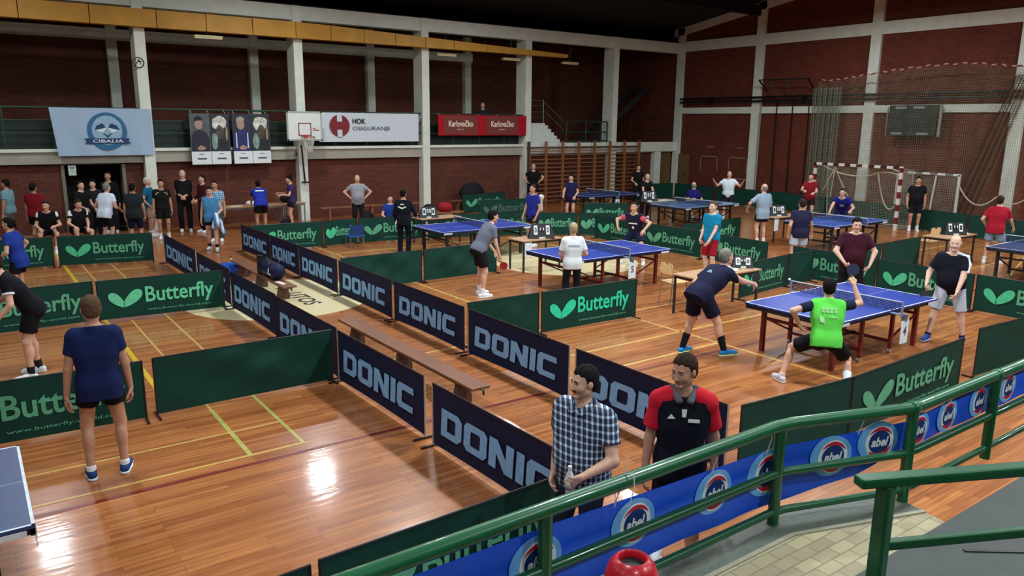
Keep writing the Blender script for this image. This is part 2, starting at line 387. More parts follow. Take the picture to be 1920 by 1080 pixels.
SKIN = {'light': (212, 164, 138), 'tan': (188, 138, 110), 'pale': (226, 184, 162)}
HAIRC = {'brown': (52, 36, 28), 'dark': (24, 20, 19), 'grey': (130, 126, 120), 'blond': (176, 160, 128), 'white': (205, 200, 190), 'light_brown': (92, 70, 52)}
PEOPLE = []
def person(label, xy, face, h=1.75, b=1.0, belly=0.0, lean=0, side=0, twist=0, crouch=0.0, z0=0.0, sit=None, feet=None, hands=(None, None), elbow=(None, None),
           curl=(.35, .35), palm=(None, None), head=(0, 0), top=None, sleeve=.55, hem=-.10, bottom=('shorts', (18, 18, 22), .62), shoe=((235, 235, 235), (230, 230, 230)), sock=((235, 235, 235), 'sock'),
           hair=('short', 'brown'), skin='light', res=.02, extras=None, group=None):
    s = h/1.75
    root = thing('person', label, 'person', (xy[0], xy[1], z0), math.radians(face-90), group)
    skm = mat('skin_'+skin, SKIN[skin], rough=.55, var=.06, scale=20)
    Z = vec(0, 0, 1); FWD = vec(0, 1, 0); RT = vec(1, 0, 0)
    # --- skeleton (metres at 1.75 m tall, scaled by the object)
    hipz = .92-crouch if sit is None else sit
    P0 = vec(0, 0, hipz)
    if lean: P0 = P0+vec(0, -.10*math.sin(math.radians(lean)), 0)
    if sit is not None: P0 = vec(0, -.02, hipz)
    u = rot_axis(Z, RT, -math.radians(lean)); u = rot_axis(u, FWD, math.radians(side))
    f = unit(FWD-u*(u@FWD)); r = np.cross(f, u)
    rs = rot_axis(r, u, math.radians(twist)); fs = rot_axis(f, u, math.radians(twist))
    N = P0+u*.50
    sh = [P0+u*.445-rs*.172*(.6+.4*b), P0+u*.445+rs*.172*(.6+.4*b)]
    hip = [P0-r*.088, P0+r*.088]
    if feet is None: feet = ((-.11, .0, 6), (.11, .0, 6)) if sit is None else ((-.14, .42, 6), (.14, .42, 6))
    ank, knee, fdir = [], [], []
    for i in (0, 1):
        fx, fy, fyaw = feet[i][:3]; fz = feet[i][3] if len(feet[i]) > 3 else 0
        sg = -1 if i == 0 else 1
        ya = math.radians(fyaw)*sg
        fd = vec(math.sin(ya), math.cos(ya), 0)
        k, a = ik(hip[i], vec(fx, fy, .085+fz), .43, .42, fd+vec(sg*.15, 0, 0))
        ank.append(a); knee.append(k); fdir.append((fd, ya))
    elb, wri, hd, hn, ht = [], [], [], [], []
    for i in (0, 1):
        sg = -1 if i == 0 else 1
        t = hands[i]
        if t is None: t = sh[i]+vec(sg*.07, .04+.02*i, -.54)
        else: t = vec(*t)
        pole = elbow[i]; pole = vec(*pole) if pole is not None else vec(sg*.5, -.8, -.3)
        e, w = ik(sh[i], t, .29, .255, pole)
        d = unit(w-e)
        pn = palm[i]; pn = vec(*pn) if pn is not None else (vec(-sg, 0, 0) if abs(d[2]) > .6 else vec(-sg*.5, 0, -1))
        pn = unit(pn-d*(pn@d))
        tb = np.cross(d, pn)*(1 if i == 0 else -1)          # towards the thumb
        elb.append(e); wri.append(w); hd.append(d); hn.append(pn); ht.append(tb)
    hy, hp = math.radians(head[0]), math.radians(head[1])
    hf = rot_axis(FWD, Z, -hy); hr = rot_axis(RT, Z, -hy)
    hf = rot_axis(hf, hr, -hp); hu = np.cross(hr, hf)
    nd = unit(u*.55+hu*.45+FWD*.08)
    H = N+nd*.135+hu*.055
    Rh = np.stack([hr, hf, hu])                              # world->head rows
    def hw(p): return H+Rh.T@np.array(p, float)
    # --- body skin
    B = Field()
    g = (b-1)*.5+1
    def torso(Fl, e=0.0, flare=0.0):
        Fl.cone(P0-r*.075, P0+r*.075, .100*g+e+flare, .100*g+e+flare, .05)
        Fl.cone(P0+u*.15-r*.06*b, P0+u*.15+r*.06*b, .098*g+e+flare*.5, .098*g+e+flare*.5, .06)
        Fl.cone(P0+u*.28-rs*.08*b, P0+u*.28+rs*.08*b, .108*g+e, .108*g+e, .06)
        Fl.cone(P0+u*.375-rs*.10*b, P0+u*.375+rs*.10*b, .088*g+e, .088*g+e, .05)
        Fl.cone(sh[0]*.92+sh[1]*.08, sh[1]*.92+sh[0]*.08, .058+e, .058+e, .05)
        Fl.cone(P0+u*.40, N+u*.01, .075+e, .052+e*.6, .04)
        for q in (-1, 1): Fl.cone(N+u*.012, sh[(q+1)//2]*.85+N*.15+u*.02, .046+e*.8, .046+e, .04)
        if e: Fl.cone(P0-r*.055-f*.03-u*.03, P0+r*.055-f*.03-u*.03, .082*g+e, .082*g+e, .05)
        if belly: Fl.ell(P0+u*.12+f*.05, vec(.15*b, .11+belly*.5, .16)+e, .06, R=np.stack([r, f, u]))
    torso(B)
    B.cone(N-u*.04, H-hu*.04, .056, .05, .03)
    for i in (0, 1):
        B.cone(sh[i], elb[i], .052*g, .040*g, .025).cone(elb[i], wri[i], .042*g, .027, .012)
        B.cone(hip[i], knee[i], .086*g, .056, .03)
        kd = unit(knee[i]-ank[i]); back = -fdir[i][0]
        B.cone(knee[i], ank[i]-vec(0, 0, .01), .053, .034, .02)
        B.ell(knee[i]*.68+ank[i]*.32+back*.018, vec(.047, .05, .10), .03)
        B.cone(P0+r*(.07 if i else -.07)-f*.035-u*.03, hip[i]-u*.06-f*.025, .08*g, .075*g, .04)
        a0 = ank[i]-vec(0, 0, .045)
        B.cone(a0-fdir[i][0]*.03, a0+fdir[i][0]*.12, .028, .024, .02)
    parts = [(*B.mesh(res), 0)]
    # --- head
    Hd = Field()
    def he(c, rr, k, sub=False): Hd.ell(hw(c), np.array(rr), k, R=Rh, sub=sub)
    he((0, -.012, .035), (.075, .093, .084), .02)
    he((0, .022, -.02), (.060, .068, .088), .03)
    for q in (-1, 1): Hd.cone(hw((q*.044, .005, -.062)), hw((q*.014, .068, -.096)), .024, .017, .02)
    he((0, .072, -.096), (.022, .016, .016), .015)
    Hd.cone(hw((-.036, .076, .021)), hw((.036, .076, .021)), .0115, .0115, .016)
    for q in (-1, 1):
        he((q*.040, .058, -.03), (.024, .024, .026), .03)
        he((q*.031, .094, .003), (.015, .013, .010), .010, sub=True)
    Hd.cone(hw((0, .086, .006)), hw((0, .107, -.034)), .0075, .0115, .012)
    for q in (-1, 1): he((q*.011, .096, -.038), (.008, .009, .007), .008)
    for q in (-1, 1): he((q*.031, .0745, .003), (.0125, .0125, .0125), .003)
    Hd.cone(hw((-.019, .081, -.0605)), hw((.019, .081, -.0605)), .0062, .0062, .006)
    Hd.cone(hw((-.016, .080, -.071)), hw((.016, .080, -.071)), .0068, .0068, .006)
    for q in (-1, 1): he((q*.077, -.008, -.006), (.010, .021, .031), .008)
    Hd.cone(hw((0, -.02, -.05)), N*.6+H*.4-hu*.03, .052, .05, .03)
    hres = .0055 if res <= .013 else (.007 if res <= .017 else .0095)
    V, F = Hd.mesh(hres)
    Cl = (V[F].mean(1)-H)@Rh.T
    mi = np.zeros(len(F), int)
    ax_, ay_, az_ = np.abs(Cl[:, 0]), Cl[:, 1], Cl[:, 2]
    mi[(ax_ < .024) & (az_ > -.0775) & (az_ < -.055) & (ay_ > .079)] = 1
    mi[(ax_ > .012) & (ax_ < .046) & (az_ > .021) & (az_ < .0285) & (ay_ > .068)] = 2
    de = np.sqrt((ax_-.031)**2+(az_-.003)**2)
    mi[(ax_ > .015) & (de < .0105) & (np.abs(az_-.003) < .0055) & (ay_ > .07)] = 3
    mi[(de < .0068) & (ay_ > .07)] = 4
    parts.append((V, F, mi))
    # --- hands
    fl = ((.040, .026, .020), (.045, .030, .021), (.041, .028, .020), (.032, .021, .018))
    for i in (0, 1):
        w, d, nn, tb = wri[i], hd[i], hn[i], ht[i]
        Hn = Field(); c = curl[i]
        Hn.cone(w-d*.03, w+d*.015, .027, .025, .012)
        for j in range(4):
            off = tb*(.030-.020*j)
            kn = w+d*(.088-.004*abs(j-1)-.006*(j == 3))+off
            Hn.cone(w+d*.018+off*.6, kn, .0145, .012, .012)
            dd = d+tb*(.10-.07*j); p = kn; ang = 0
            for m_, (L, rr) in enumerate(zip(fl[j], (.0092, .0086, .0078))):
                ang += c*math.radians((62, 78, 50)[m_])+math.radians((4, 3, 2)[m_])*(j*.6)
                dv = unit(unit(dd)*math.cos(ang)+nn*math.sin(ang))
                q = p+dv*L; Hn.cone(p, q, rr, rr-.0008, .004); p = q
        p = w+d*.022+tb*.026+nn*.006
        for m_, (L, rr) in enumerate(((.040, .0125), (.031, .0105), (.025, .0092))):
            aa = c*.55*m_
            dv = unit(d*(.62+.1*m_)+tb*(.72-.55*c*m_/2)+nn*(.25+c*.55+aa*.5))
            q = p+dv*L; Hn.cone(p, q, rr, rr-.001, .006); p = q
        parts.append((*Hn.mesh(.0052 if res <= .013 else (.0065 if res <= .017 else .0085)), 0))
    me = np_mesh('body', parts)
    hm = mat('hair_'+hair[1], HAIRC[hair[1]], rough=.85, var=.3, scale=60, bump=.5, bscale=140, spec=.15)
    for m_ in (skm, mat('lips_'+skin, tuple(int(a*b_) for a, b_ in zip(SKIN[skin], (.86, .72, .70)))), hm, mat('eye_white', (186, 178, 170), rough=.4), mat('eye_iris', (38, 30, 26), rough=.2)):
        me.materials.append(m_)
    put('body', me, None, root, scale=s)
    # --- shirt
    tc = top[0]
    S = Field(); torso(S, .018, .008)
    for i in (0, 1):
        if sleeve > 0:
            L1 = elb[i]-sh[i]; en = sh[i]+L1*min(sleeve, 1.0)
            if sleeve <= 1: S.cone(sh[i], sh[i]+L1*min(1, sleeve+.1), .066*g, .064*g, .03, cut=(en, unit(L1)))
            else:
                S.cone(sh[i], elb[i], .064*g, .055*g, .03); S.cone(elb[i], wri[i], .054*g, .042, .02, cut=(wri[i]-hd[i]*.015, hd[i]))
        else:
            S.cone(sh[i]*.9+sh[1-i]*.1, sh[i], .062, .062, .03, cut=(sh[i], unit(sh[i]-sh[1-i])))
    cuts = [(P0+u*hem, -u), (N+u*.034, unit(u*.97+fs*.22))]
    S.cone(P0+u*.39+fs*.035, N-u*.012+fs*.028, .080, .066, .03)
    S.cone(N-u*.002+fs*.016, N+u*.16+fs*.06, .056, .085, .010, sub=True)
    for q in (.04, -.02, -.08, -.14, -.20):
        if q > hem-.07: S.cone(P0+u*q-r*.072-f*.012, P0+u*q+r*.072-f*.012, .112*g+.006, .112*g+.006, .03)
    sm = top[1] if len(top) > 1 else cloth('shirt_%d_%d_%d' % tc, tc)
    put('shirt', np_mesh('shirt', [(*S.mesh(res, cuts), 0)]), sm, root, scale=s)
    # --- trousers or shorts
    kind, bc = bottom[0], bottom[1]; fr = bottom[2] if len(bottom) > 2 else .6
    T = Field(); e = .013
    T.cone(P0-r*.075, P0+r*.075, .103*g+e, .103*g+e, .05)
    T.cone(P0+u*.07-r*.06, P0+u*.07+r*.06, .098*g+e, .098*g+e, .05)
    if belly: T.ell(P0+u*.06+f*.04, vec(.14*b, .10+belly*.4, .12), .06, R=np.stack([r, f, u]))
    for i in (0, 1):
        T.cone(P0+r*(.07 if i else -.07)-f*.035-u*.04, hip[i]-u*.06-f*.025, .082*g+e, .08*g+e, .04)
        L1 = knee[i]-hip[i]
        if kind == 'shorts':
            en = hip[i]+L1*fr
            T.cone(hip[i], hip[i]+L1*min(1.05, fr+.12), .088*g+e, .088*g+e if fr < .8 else .085, .035, cut=(en, unit(L1)))
        else:
            T.cone(hip[i], knee[i], .088*g+e, .070, .035)
            L2 = ank[i]-knee[i]
            T.ell(knee[i]*.66+ank[i]*.34-fdir[i][0]*.02, vec(.064, .068, .14), .04)
            T.cone(knee[i], ank[i]+vec(0, 0, -.02), .074, .066, .02, cut=(ank[i]+vec(0, 0, -.035), unit(L2)))
    tm = cloth('%s_%d_%d_%d' % ((kind,)+tuple(bc)), bc)
    put('trousers' if kind != 'shorts' else 'shorts', np_mesh(kind, [(*T.mesh(res, [(P0+u*.10, u)]), 0)]), tm, root, scale=s)
    # --- shoes, socks
    SM = shoe_meshes()
    for i in (0, 1):
        ya = -fdir[i][1]; loc = tuple((ank[i]+fdir[i][0]*.018-vec(0, 0, .085))*s)
        o = put('shoe', SM['shoe'], cloth('shoe_%d_%d_%d' % tuple(shoe[0]), shoe[0], rough=.6), root, loc=loc, rot=(0, 0, ya), scale=s, own=True)
        put('sole', SM['sole'], mat('sole_%d_%d_%d' % tuple(shoe[1]), shoe[1], rough=.7), o, own=True)
        sk = sock[i] if sock and isinstance(sock[0][0], tuple) else sock
        if sk and kind == 'shorts':
            sl = {'sock': .10, 'sock_long': .22, 'sock_short': .045}[sk[1]]; kd = unit(knee[i]-ank[i]); tp = ank[i]+kd*sl
            SF = Field(); SF.cone(ank[i]-vec(0, 0, .02), tp+kd*.05, .041, .045+sl*.06, .01, cut=(tp, kd))
            put('sock', np_mesh('sock', [(*SF.mesh(.011), 0)]), cloth('sock_%d_%d_%d' % tuple(sk[0]), sk[0]), root, scale=s)
    # --- hair
    st = hair[0]
    if st != 'bald':
        HF = Field()
        HF.ell(hw((0, -.016, .038)), vec(.083, .100, .092), .02, R=Rh).ell(hw((0, -.045, -.02)), vec(.073, .06, .075), .03, R=Rh)
        if st == 'long': HF.cone(hw((0, -.06, .0)), hw((0, -.085, -.17)), .06, .045, .04)
        if st == 'ponytail': HF.ell(hw((0, -.10, .045)), vec(.03, .03, .03), .02, R=Rh).cone(hw((0, -.115, .04)), hw((0, -.145, -.10)), .024, .012, .02)
        if st == 'bun': HF.ell(hw((0, -.09, .10)), vec(.045, .045, .045), .02, R=Rh)
        if st == 'cap': HF.cone(hw((-.03, .08, .06)), hw((.03, .08, .06)), .02, .02, .02).cone(hw((-.03, .13, .05)), hw((.03, .13, .05)), .012, .012, .03)
        lift = {'short': 0, 'ring': 0, 'full': -.012, 'receding': .012}.get(st, 0)
        def post(D, X, Y, Z, lift=lift):
            lx = (X-H[0])*Rh[0, 0]+(Y-H[1])*Rh[0, 1]+(Z-H[2])*Rh[0, 2]
            ly = (X-H[0])*Rh[1, 0]+(Y-H[1])*Rh[1, 1]+(Z-H[2])*Rh[1, 2]
            lz = (X-H[0])*Rh[2, 0]+(Y-H[1])*Rh[2, 1]+(Z-H[2])*Rh[2, 2]
            line = np.interp(ly, [-.09, -.055, -.02, .012, .03, .06, .1], [-.085, -.07, -.045, -.02, .05+lift, .070+lift, .074+lift])
            if st in ('long', 'ponytail'): line = np.where(ly < -.03, -.3, line)
            D = D+.0035*np.sin(lx*140+ly*60)*np.sin(ly*110+lz*70)+.002*np.sin(lx*310)*np.sin(lz*260+ly*200)
            D = np.maximum(D, (line+.006*np.sin(lx*170)-lz)*.75)
            if st == 'ring': D = np.maximum(D, lz-.04+.25*np.maximum(ly, 0))
            return D
        put('hair' if st != 'cap' else 'cap', np_mesh('hair', [(*HF.mesh(max(hres, .006), post=post), 0)]), hm, root, scale=s)
    J = dict(root=root, s=s, P0=P0, u=u, f=f, r=r, N=N, H=H, sh=sh, elb=elb, wri=wri, hd=hd, hn=hn, ht=ht, hw=hw, face=math.radians(face-90), xy=xy, z0=z0, fs=fs, rs=rs, Rh=Rh, ank=ank, knee=knee, hip=hip, res=res)
    def world(p):
        a = J['face']; x, y, z = np.array(p)*s
        return Vector((xy[0]+x*math.cos(a)-y*math.sin(a), xy[1]+x*math.sin(a)+y*math.cos(a), z0+z))
    J['world'] = world
    def wdir(d):
        a = J['face']; return Vector((d[0]*math.cos(a)-d[1]*math.sin(a), d[0]*math.sin(a)+d[1]*math.cos(a), d[2]))
    J['wdir'] = wdir
    PEOPLE.append(J)
    return J
# ================================================================== the hall
BR_B = brick_mat('brick_back', (108, 54, 36), (92, 44, 30), (74, 46, 36), .26, .085, 'X')
BR_R = brick_mat('brick_right', (116, 50, 30), (100, 41, 25), (78, 43, 30), .26, .085, 'Y')
CONC = mat('painted_concrete', (226, 230, 216), rough=.75, var=.07, scale=3, bump=.1, bscale=30)
CONC2 = mat('grey_concrete', (150, 154, 146), rough=.8, var=.1, scale=2)
ROOF = mat('dark_roof', (20, 22, 25), rough=.9, var=.3, scale=.6)
BLACKM = mat('black_metal', (16, 17, 18), rough=.45, spec=.5)
GREENP = mat('green_paint', (18, 88, 52), rough=.32, var=.08, scale=5, coat=.3)
FLOOR = floor_mat()
m = MB(); m.bx(-14, 28.1, -3, 26.0, -.12, 0); struct('floor', m, FLOOR)

# roof: rises towards the middle of the hall
def roof_z(y): return 7.74+(25.6-y)*.154
m = MB(); m.prism([(-14, 31, roof_z(31)), (-14, 9, roof_z(9)), (-14, -6, 8.2), (-14, -6, 8.4), (-14, 9, roof_z(9)+.2), (-14, 31, roof_z(31)+.2)], (42.6, 0, 0)); struct('ceiling', m, ROOF)
m = MB(); m.bx(-14, 28.1, 25.7, 30.6, 7.05, 7.12); struct('ceiling_light_block', m, ROOF)  # sheet added to stop lamp light passing over the beam into the gallery
m = MB()
for y in (3, 9.1, 15.2, 21.3): m.bx(-14, 28.0, y-.09, y+.09, min(roof_z(y), 10.2)-.55 if y > 8 else 8.9, min(roof_z(y), 10.2)-.15 if y > 8 else 9.3)
struct('trim_roof_girders', m, ROOF)

# right end wall with its painted concrete grid
m = MB(); m.bx(28.1, 28.5, -3, 31, 0, 10.4); struct('wall_right', m, BR_R)
m = MB()
for y in (25.55, 21.15, 16.05, 11.0, 5.95): m.bx(27.98, 28.15, y-.2, y+.2, 0, 10.3)
m.bx(27.985, 28.15, -3, 25.7, 3.86, 4.13); m.bx(27.985, 28.15, -3, 25.7, 6.66, 7.1)
m.prism([(27.98, 26, roof_z(26)-.34), (27.98, 9, roof_z(9)-.34), (27.98, 9, roof_z(9)-.02), (27.98, 26, roof_z(26)-.02)], (.17, 0, 0))
struct('trim_right_wall_grid', m, CONC)
m = MB()
for z in (4.36, 4.52): m.tube([(27.86, -3, z), (27.86, 25.3, z)], .045, 8)
for y in (23.5, 18.8, 13.6, 8.5): m.bx(27.8, 28.1, y-.03, y+.03, 4.30, 4.58)
struct('trim_heating_pipes', m, BLACKM)

# back side: brick wall under the gallery, gallery slab, columns, gallery wall
m = MB(); m.bx(-14, 2.45, 25.85, 26.2, 0, 2.3); m.bx(4.02, 28.1, 25.85, 26.2, 0, 2.3); m.bx(2.45, 4.02, 25.85, 26.2, 2.06, 2.3)
struct('wall_back', m, BR_B)
m = MB(); m.bx(2.0, 4.5, 28.2, 28.4, 0, 2.3); m.bx(1.9, 2.0, 26.2, 28.4, 0, 2.3); m.bx(4.5, 4.6, 26.2, 28.4, 0, 2.3); m.bx(2.0, 4.5, 26.0, 28.4, -.1, 0.0)
struct('wall_corridor', m, mat('corridor_dark', (66, 56, 46), rough=.8))
m = MB(); m.bx(2.38, 2.47, 25.78, 26.2, 0, 2.1); m.bx(3.99, 4.08, 25.78, 26.2, 0, 2.1); m.bx(2.38, 4.08, 25.78, 26.2, 2.04, 2.1)
struct('trim_door_frame', m, mat('door_frame', (120, 116, 104), rough=.6))
m = MB(); m.bx(-14, 28.1, 25.64, 30.6, 2.08, 2.48)
struct('trim_gallery_slab', m, mat('slab_paint', (168, 162, 148), rough=.75, var=.08, scale=2))
m = MB(); m.bx(-14, 19.0, 25.56, 25.72, 2.42, 2.51); m.bx(19.2, 28.1, 25.58, 25.72, 2.12, 2.55)
struct('trim_gallery_edge', m, CONC)
for i, x in enumerate((-4.9, -.05, 4.75, 9.55, 14.35, 19.1, 23.9)):
    m = MB(); m.bx(x-.15, x+.15, 25.5, 26.15, 0, 7.05)
    struct('trim_column_%d' % i, m, CONC)
m = MB(); m.bx(-14, 28.1, 25.54, 25.9, 6.6, 7.05); struct('trim_upper_beam', m, CONC)
m = MB(); m.bx(-14, 28.1, 30.2, 30.6, 2.5, 7.6); struct('wall_gallery', m, BR_B)
m = MB()
for x in (-4.9, -.05, 4.75, 9.55, 14.35, 19.1): m.bx(x-.22, x+.1, 29.95, 30.25, 2.5, 7.2)
m.bx(-14, 19.3, 29.98, 30.25, 6.0, 6.35)
struct('trim_gallery_wall_columns', m, CONC)
m = MB(); m.bx(26.65, 27.05, 25.6, 25.95, 0, 2.1); struct('trim_white_pier', m, CONC)
m = MB(); m.bx(27.98, 28.11, 24.75, 25.33, 0, 2.0)
od = tag(m.build('door_1', mat('ochre_door', (112, 84, 44), rough=.55)), kind='structure')
m = MB(); m.tube([(27.97, 24.85, 1.0), (27.92, 24.85, 1.0), (27.92, 24.97, 1.0)], .012, 6); m.build('door_handle', BLACKM, od)
m = MB(); m.bx(27.1, 27.95, 25.8, 25.9, 0, 2.06)
struct('trim_ochre_panel', m, mat('ochre_panel', (104, 78, 46), rough=.6))

# stand of the near side: raised walkway with a kerb and the higher platform
TILE = bpy.data.materials.new('walkway_tiles'); TILE.use_nodes = True
nt = TILE.node_tree; tc = nt.nodes.new('ShaderNodeTexCoord'); br = nt.nodes.new('ShaderNodeTexBrick'); br.offset = .5
br.inputs['Scale'].default_value = 1; br.inputs['Brick Width'].default_value = .2; br.inputs['Row Height'].default_value = .1; br.inputs['Mortar Size'].default_value = .004
br.inputs['Color1'].default_value = (*s2l((176, 164, 128)), 1); br.inputs['Color2'].default_value = (*s2l((148, 138, 108)), 1); br.inputs['Mortar'].default_value = (*s2l((112, 106, 86)), 1)
nt.links.new(tc.outputs['Object'], br.inputs['Vector']); nt.links.new(br.outputs['Color'], nt.nodes['Principled BSDF'].inputs['Base Color']); nt.nodes['Principled BSDF'].inputs['Roughness'].default_value = .5
PATH = [(-3, 3.02), (4.58, 3.02), (5.70, 2.65), (10.5, 2.65)]          # line of the railing
def off(d): return [(-3, 3.02+d), (4.58+d*.15, 3.02+d), (5.70+d*.15, 2.65+d), (10.5, 2.65+d)]
def slab(o_in, o_out, z0, z1):
    a, b = off(o_in), off(o_out); mm = MB()
    for i in range(2):
        q = [a[i], a[i+1], b[i+1], b[i]]
        mm.prism([(x, y, z0) for x, y in q], (0, 0, z1-z0))
    return mm
m = slab(-1.2, -.16, 0, .5); struct('trim_walkway', m, TILE)
m = slab(-.16, .10, 0, .505); struct('trim_walkway_kerb', m, mat('kerb_terrazzo', (92, 98, 88), rough=.55, var=.2, scale=30))
m = slab(-.20, -.165, .45, .512); struct('trim_walkway_edge', m, mat('kerb_edge', (148, 146, 124), rough=.5))
m = MB(); m.bx(-3, 11, -1.5, 1.98, 0, .9); struct('trim_platform', m, mat('slate_platform', (42, 49, 46), rough=.6, var=.15, scale=6))
m = MB()
for a, b in (((3.55, 1.93), (4.1, 1.6)), ((4.6, 1.75), (5.2, 1.3)), ((4.5, 1.2), (5.4, .9)), ((3.3, 1.7), (3.9, 1.2))): m.bar((*a, .903), (*b, .903), .025, .008)
struct('trim_platform_joints', m, BLACKM)

# painted court lines and the pale centre circles
LM = {'yellow': mat('line_yellow', (206, 168, 40), rough=.35), 'lime': mat('line_lime', (170, 168, 88), rough=.35), 'cream': mat('line_cream', (198, 160, 88), rough=.35), 'red': mat('line_red', (112, 32, 22), rough=.35)}
def line(col, x0, y0, x1, y1, w=.05):
    m_ = MB(); a = Vector((x0, y0, 0)); b = Vector((x1, y1, 0)); d = (b-a).normalized(); n = Vector((-d.y, d.x, 0))*w/2
    z = {'yellow': .004, 'lime': .003, 'cream': .0035, 'red': .002}[col]
    m_.prism([tuple(a-n), tuple(b-n), tuple(b+n), tuple(a+n)], (0, 0, z)); return m_
groups = {'yellow': [(1.72, 9.25, 1.72, 25.2, .065), ], 'lime': [(2.09, 7.49, 2.09, 9.0, .05), (2.65, 7.47, 2.65, 9.3, .04)],
          'cream': [(2.09, 9.0, 2.09, 14.1, .03), (2.65, 9.3, 2.65, 25.0, .035), (-8, 7.47, 2.665, 7.47, .04), (-8, 8.18, 2.63, 8.18, .033), (2.07, 17.0, 2.07, 25, .035), (-6, 19.1, 3.6, 19.1, .035), (4.2, 9.55, 7.6, 9.65, .05), (6.4, 8.27, 18, 8.27, .05), (9.42, 4.5, 9.42, 10.4, .045), (7.64, 9.9, 7.64, 25, .05), (6.3, 7.48, 9.6, 7.48, .05), (9.4, 9.75, 18, 9.75, .045), (13.35, 9.8, 13.35, 25, .05), (11.8, 10.4, 24, 10.4, .045), (15.5, 6.2, 24, 8.6, .05), (16, 8.3, 24.5, 8.3, .05), (7.64, 18.5, 14, 18.5, .05)],
          'red': [(-10, 7.26, 3.0, 7.26, .06), (3.0, 7.26, 24.5, 6.98, .06), (24.5, 6.98, 24.5, 24, .06)]}
for c, L in groups.items():
    m = MB()
    for q in L:
        l = line(c, *q); m.add(l.v, l.f)
    struct('trim_%s_court_lines' % c, m, LM[c])
PALE = mat('pale_circle_paint', (232, 214, 166), rough=.3, var=.05, coat=.3)
for i, (x, y, r) in enumerate(((4.75, 14.35, 1.75), (12.0, 14.4, 1.8))):
    m = MB(); m.prism([(p[0], p[2], 0) for p in disc_pts(x, y, r, r, n=64)], (0, 0, .0045))
    struct('trim_floor_circle_%d' % i, m, PALE)
LET = mat('floor_letter_black', (40, 32, 24), rough=.4)
def floor_text(s, x, y, w, h, rz):
    me = text_mesh(s, w, h, bold=.02)
    o = put('trim_floor_lettering', me, LET); o.rotation_euler = (-PI/2, 0, rz); o.location = (x, y, .0052)
    o.rotation_mode = 'XYZ'; o.rotation_euler = (-PI/2, 0, rz)
    return tag(o, kind='structure')
floor_text('A  UTOS', 4.95, 15.2, 1.75, .34, -PI/2)

# ------------------------------------------------------------------ hall lamps and the added row behind the camera
for i, (x, y) in enumerate(LAMPS):
    t = thing('hall_or_fill_lamp', 'round high-bay lamp under the dark hall roof, row behind the camera is added', 'lamp', (x, y, LAMP_Z), 0, 'high-bay lamps under the roof')
    m = MB(); m.lathe([(.36, 0.0), (.36, .03), (.20, .22), (.12, .26), (.12, .5), (.03, .52)], n=20); m.build('lamp_shade', mat('lamp_shade', (120, 122, 120), rough=.4, metal=.6), t, smooth=True)
    zr = (min(roof_z(y), 10.2) if y > 8 else (9.0 if y > 0 else 8.5))
    m = MB(); m.tube([(0, 0, .5), (0, 0, max(.6, zr-LAMP_Z-.1))], .012, 6); m.build('cable', BLACKM, t)
    m = MB(); m.lathe([(.31, .004), (.30, .012)], n=20); m.build('lens', mat('lamp_lens', (235, 245, 255), rough=.2, emit=6), t)

# ------------------------------------------------------------------ gallery fittings
DGREEN = mat('gallery_green', (24, 60, 40), rough=.5, var=.15)
t = thing('gallery_railing', 'green gallery railing with thin horizontal rails above the back wall', 'railing', (0, 25.66, 2.5))
for z, r in ((1.17, .03), (.82, .018), (.45, .018)):
    m = MB(); m.tube([(-14, 0, z), (18.98, 0, z)], r, 8); m.build('rail', DGREEN, t)
for x in (-9.6, -7.2, -2.5, -1.2, 1.1, 2.3, 3.5, 6.0, 7.2, 8.4, 10.8, 12.0, 13.2, 15.6, 16.8, 18.0):
    m = MB(); m.bx(x-.02, x+.02, -.02, .02, 0, 1.17); m.build('post', DGREEN, t)
m = MB(); m.bx(-14, 18.95, .30, .34, 0, .80); pn = m.build('seat_back_panel', mat('gallery_seat_green', (12, 36, 24), rough=.5), t)
t = thing('gallery_fence', 'small green fence frame on the gallery right of the white stair side', 'railing', (21.3, 25.7, 2.5))
for z in (.95, .5, .12):
    m = MB(); m.tube([(0, 0, z), (2.35, 0, z)], .03, 8); m.build('rail', DGREEN, t)
for x in (0, 1.1, 2.0, 2.35):
    m = MB(); m.tube([(x, 0, 0), (x, 0, .95)], .03, 8); m.build('post', DGREEN, t)
t = thing('gallery_fence', 'dark thin railing at the far right end of the gallery', 'railing', (24.2, 25.7, 2.5))
for z in (1.1, .6):
    m = MB(); m.tube([(0, 0, z), (3.7, 0, z)], .018, 8); m.build('rail', BLACKM, t)
for x in (0, .9, 1.8, 2.7, 3.6):
    m = MB(); m.tube([(x, 0, 0), (x, 0, 1.1)], .018, 8); m.build('post', BLACKM, t)
# white stair flank with steps
t = thing('gallery_stairs', 'white concrete stair flank stepping down on the gallery', 'stairs', (19.27, 25.95, 2.5))
pts = [(0, 0, 0), (2.05, 0, 0)]
n = 6
for i in range(n): pts += [(2.05-i*.165, 0, .86*(i+.35)/n), (2.05-(i+1)*.165, 0, .86*(i+.35)/n)]
pts += [(1.06, 0, .86), (0, 0, .86)]
m = MB(); m.prism(pts, (0, .9, 0)); m.build('flank', mat('white_flank', (226, 232, 222), rough=.6), t)
m = MB()
for z in (.35, .75, 1.15, 1.5): m.tube([(0, .05, .86+z*.62), (1.0, .05, .86+z*.62)], .016, 6)
m.tube([(1.0, .05, .86), (1.0, .05, 1.8)], .025, 6); m.tube([(1.0, .05, 1.75), (2.1, .05, .95)], .018, 6); m.tube([(1.0, .05, 1.4), (2.1, .05, .6)], .018, 6)
m.build('handrail', mat('steel_rail', (120, 126, 124), rough=.4, metal=.7), t)
t = thing('gallery_staircase', 'dark steel staircase climbing right at the end of the gallery', 'stairs', (24.2, 27.2, 2.5))
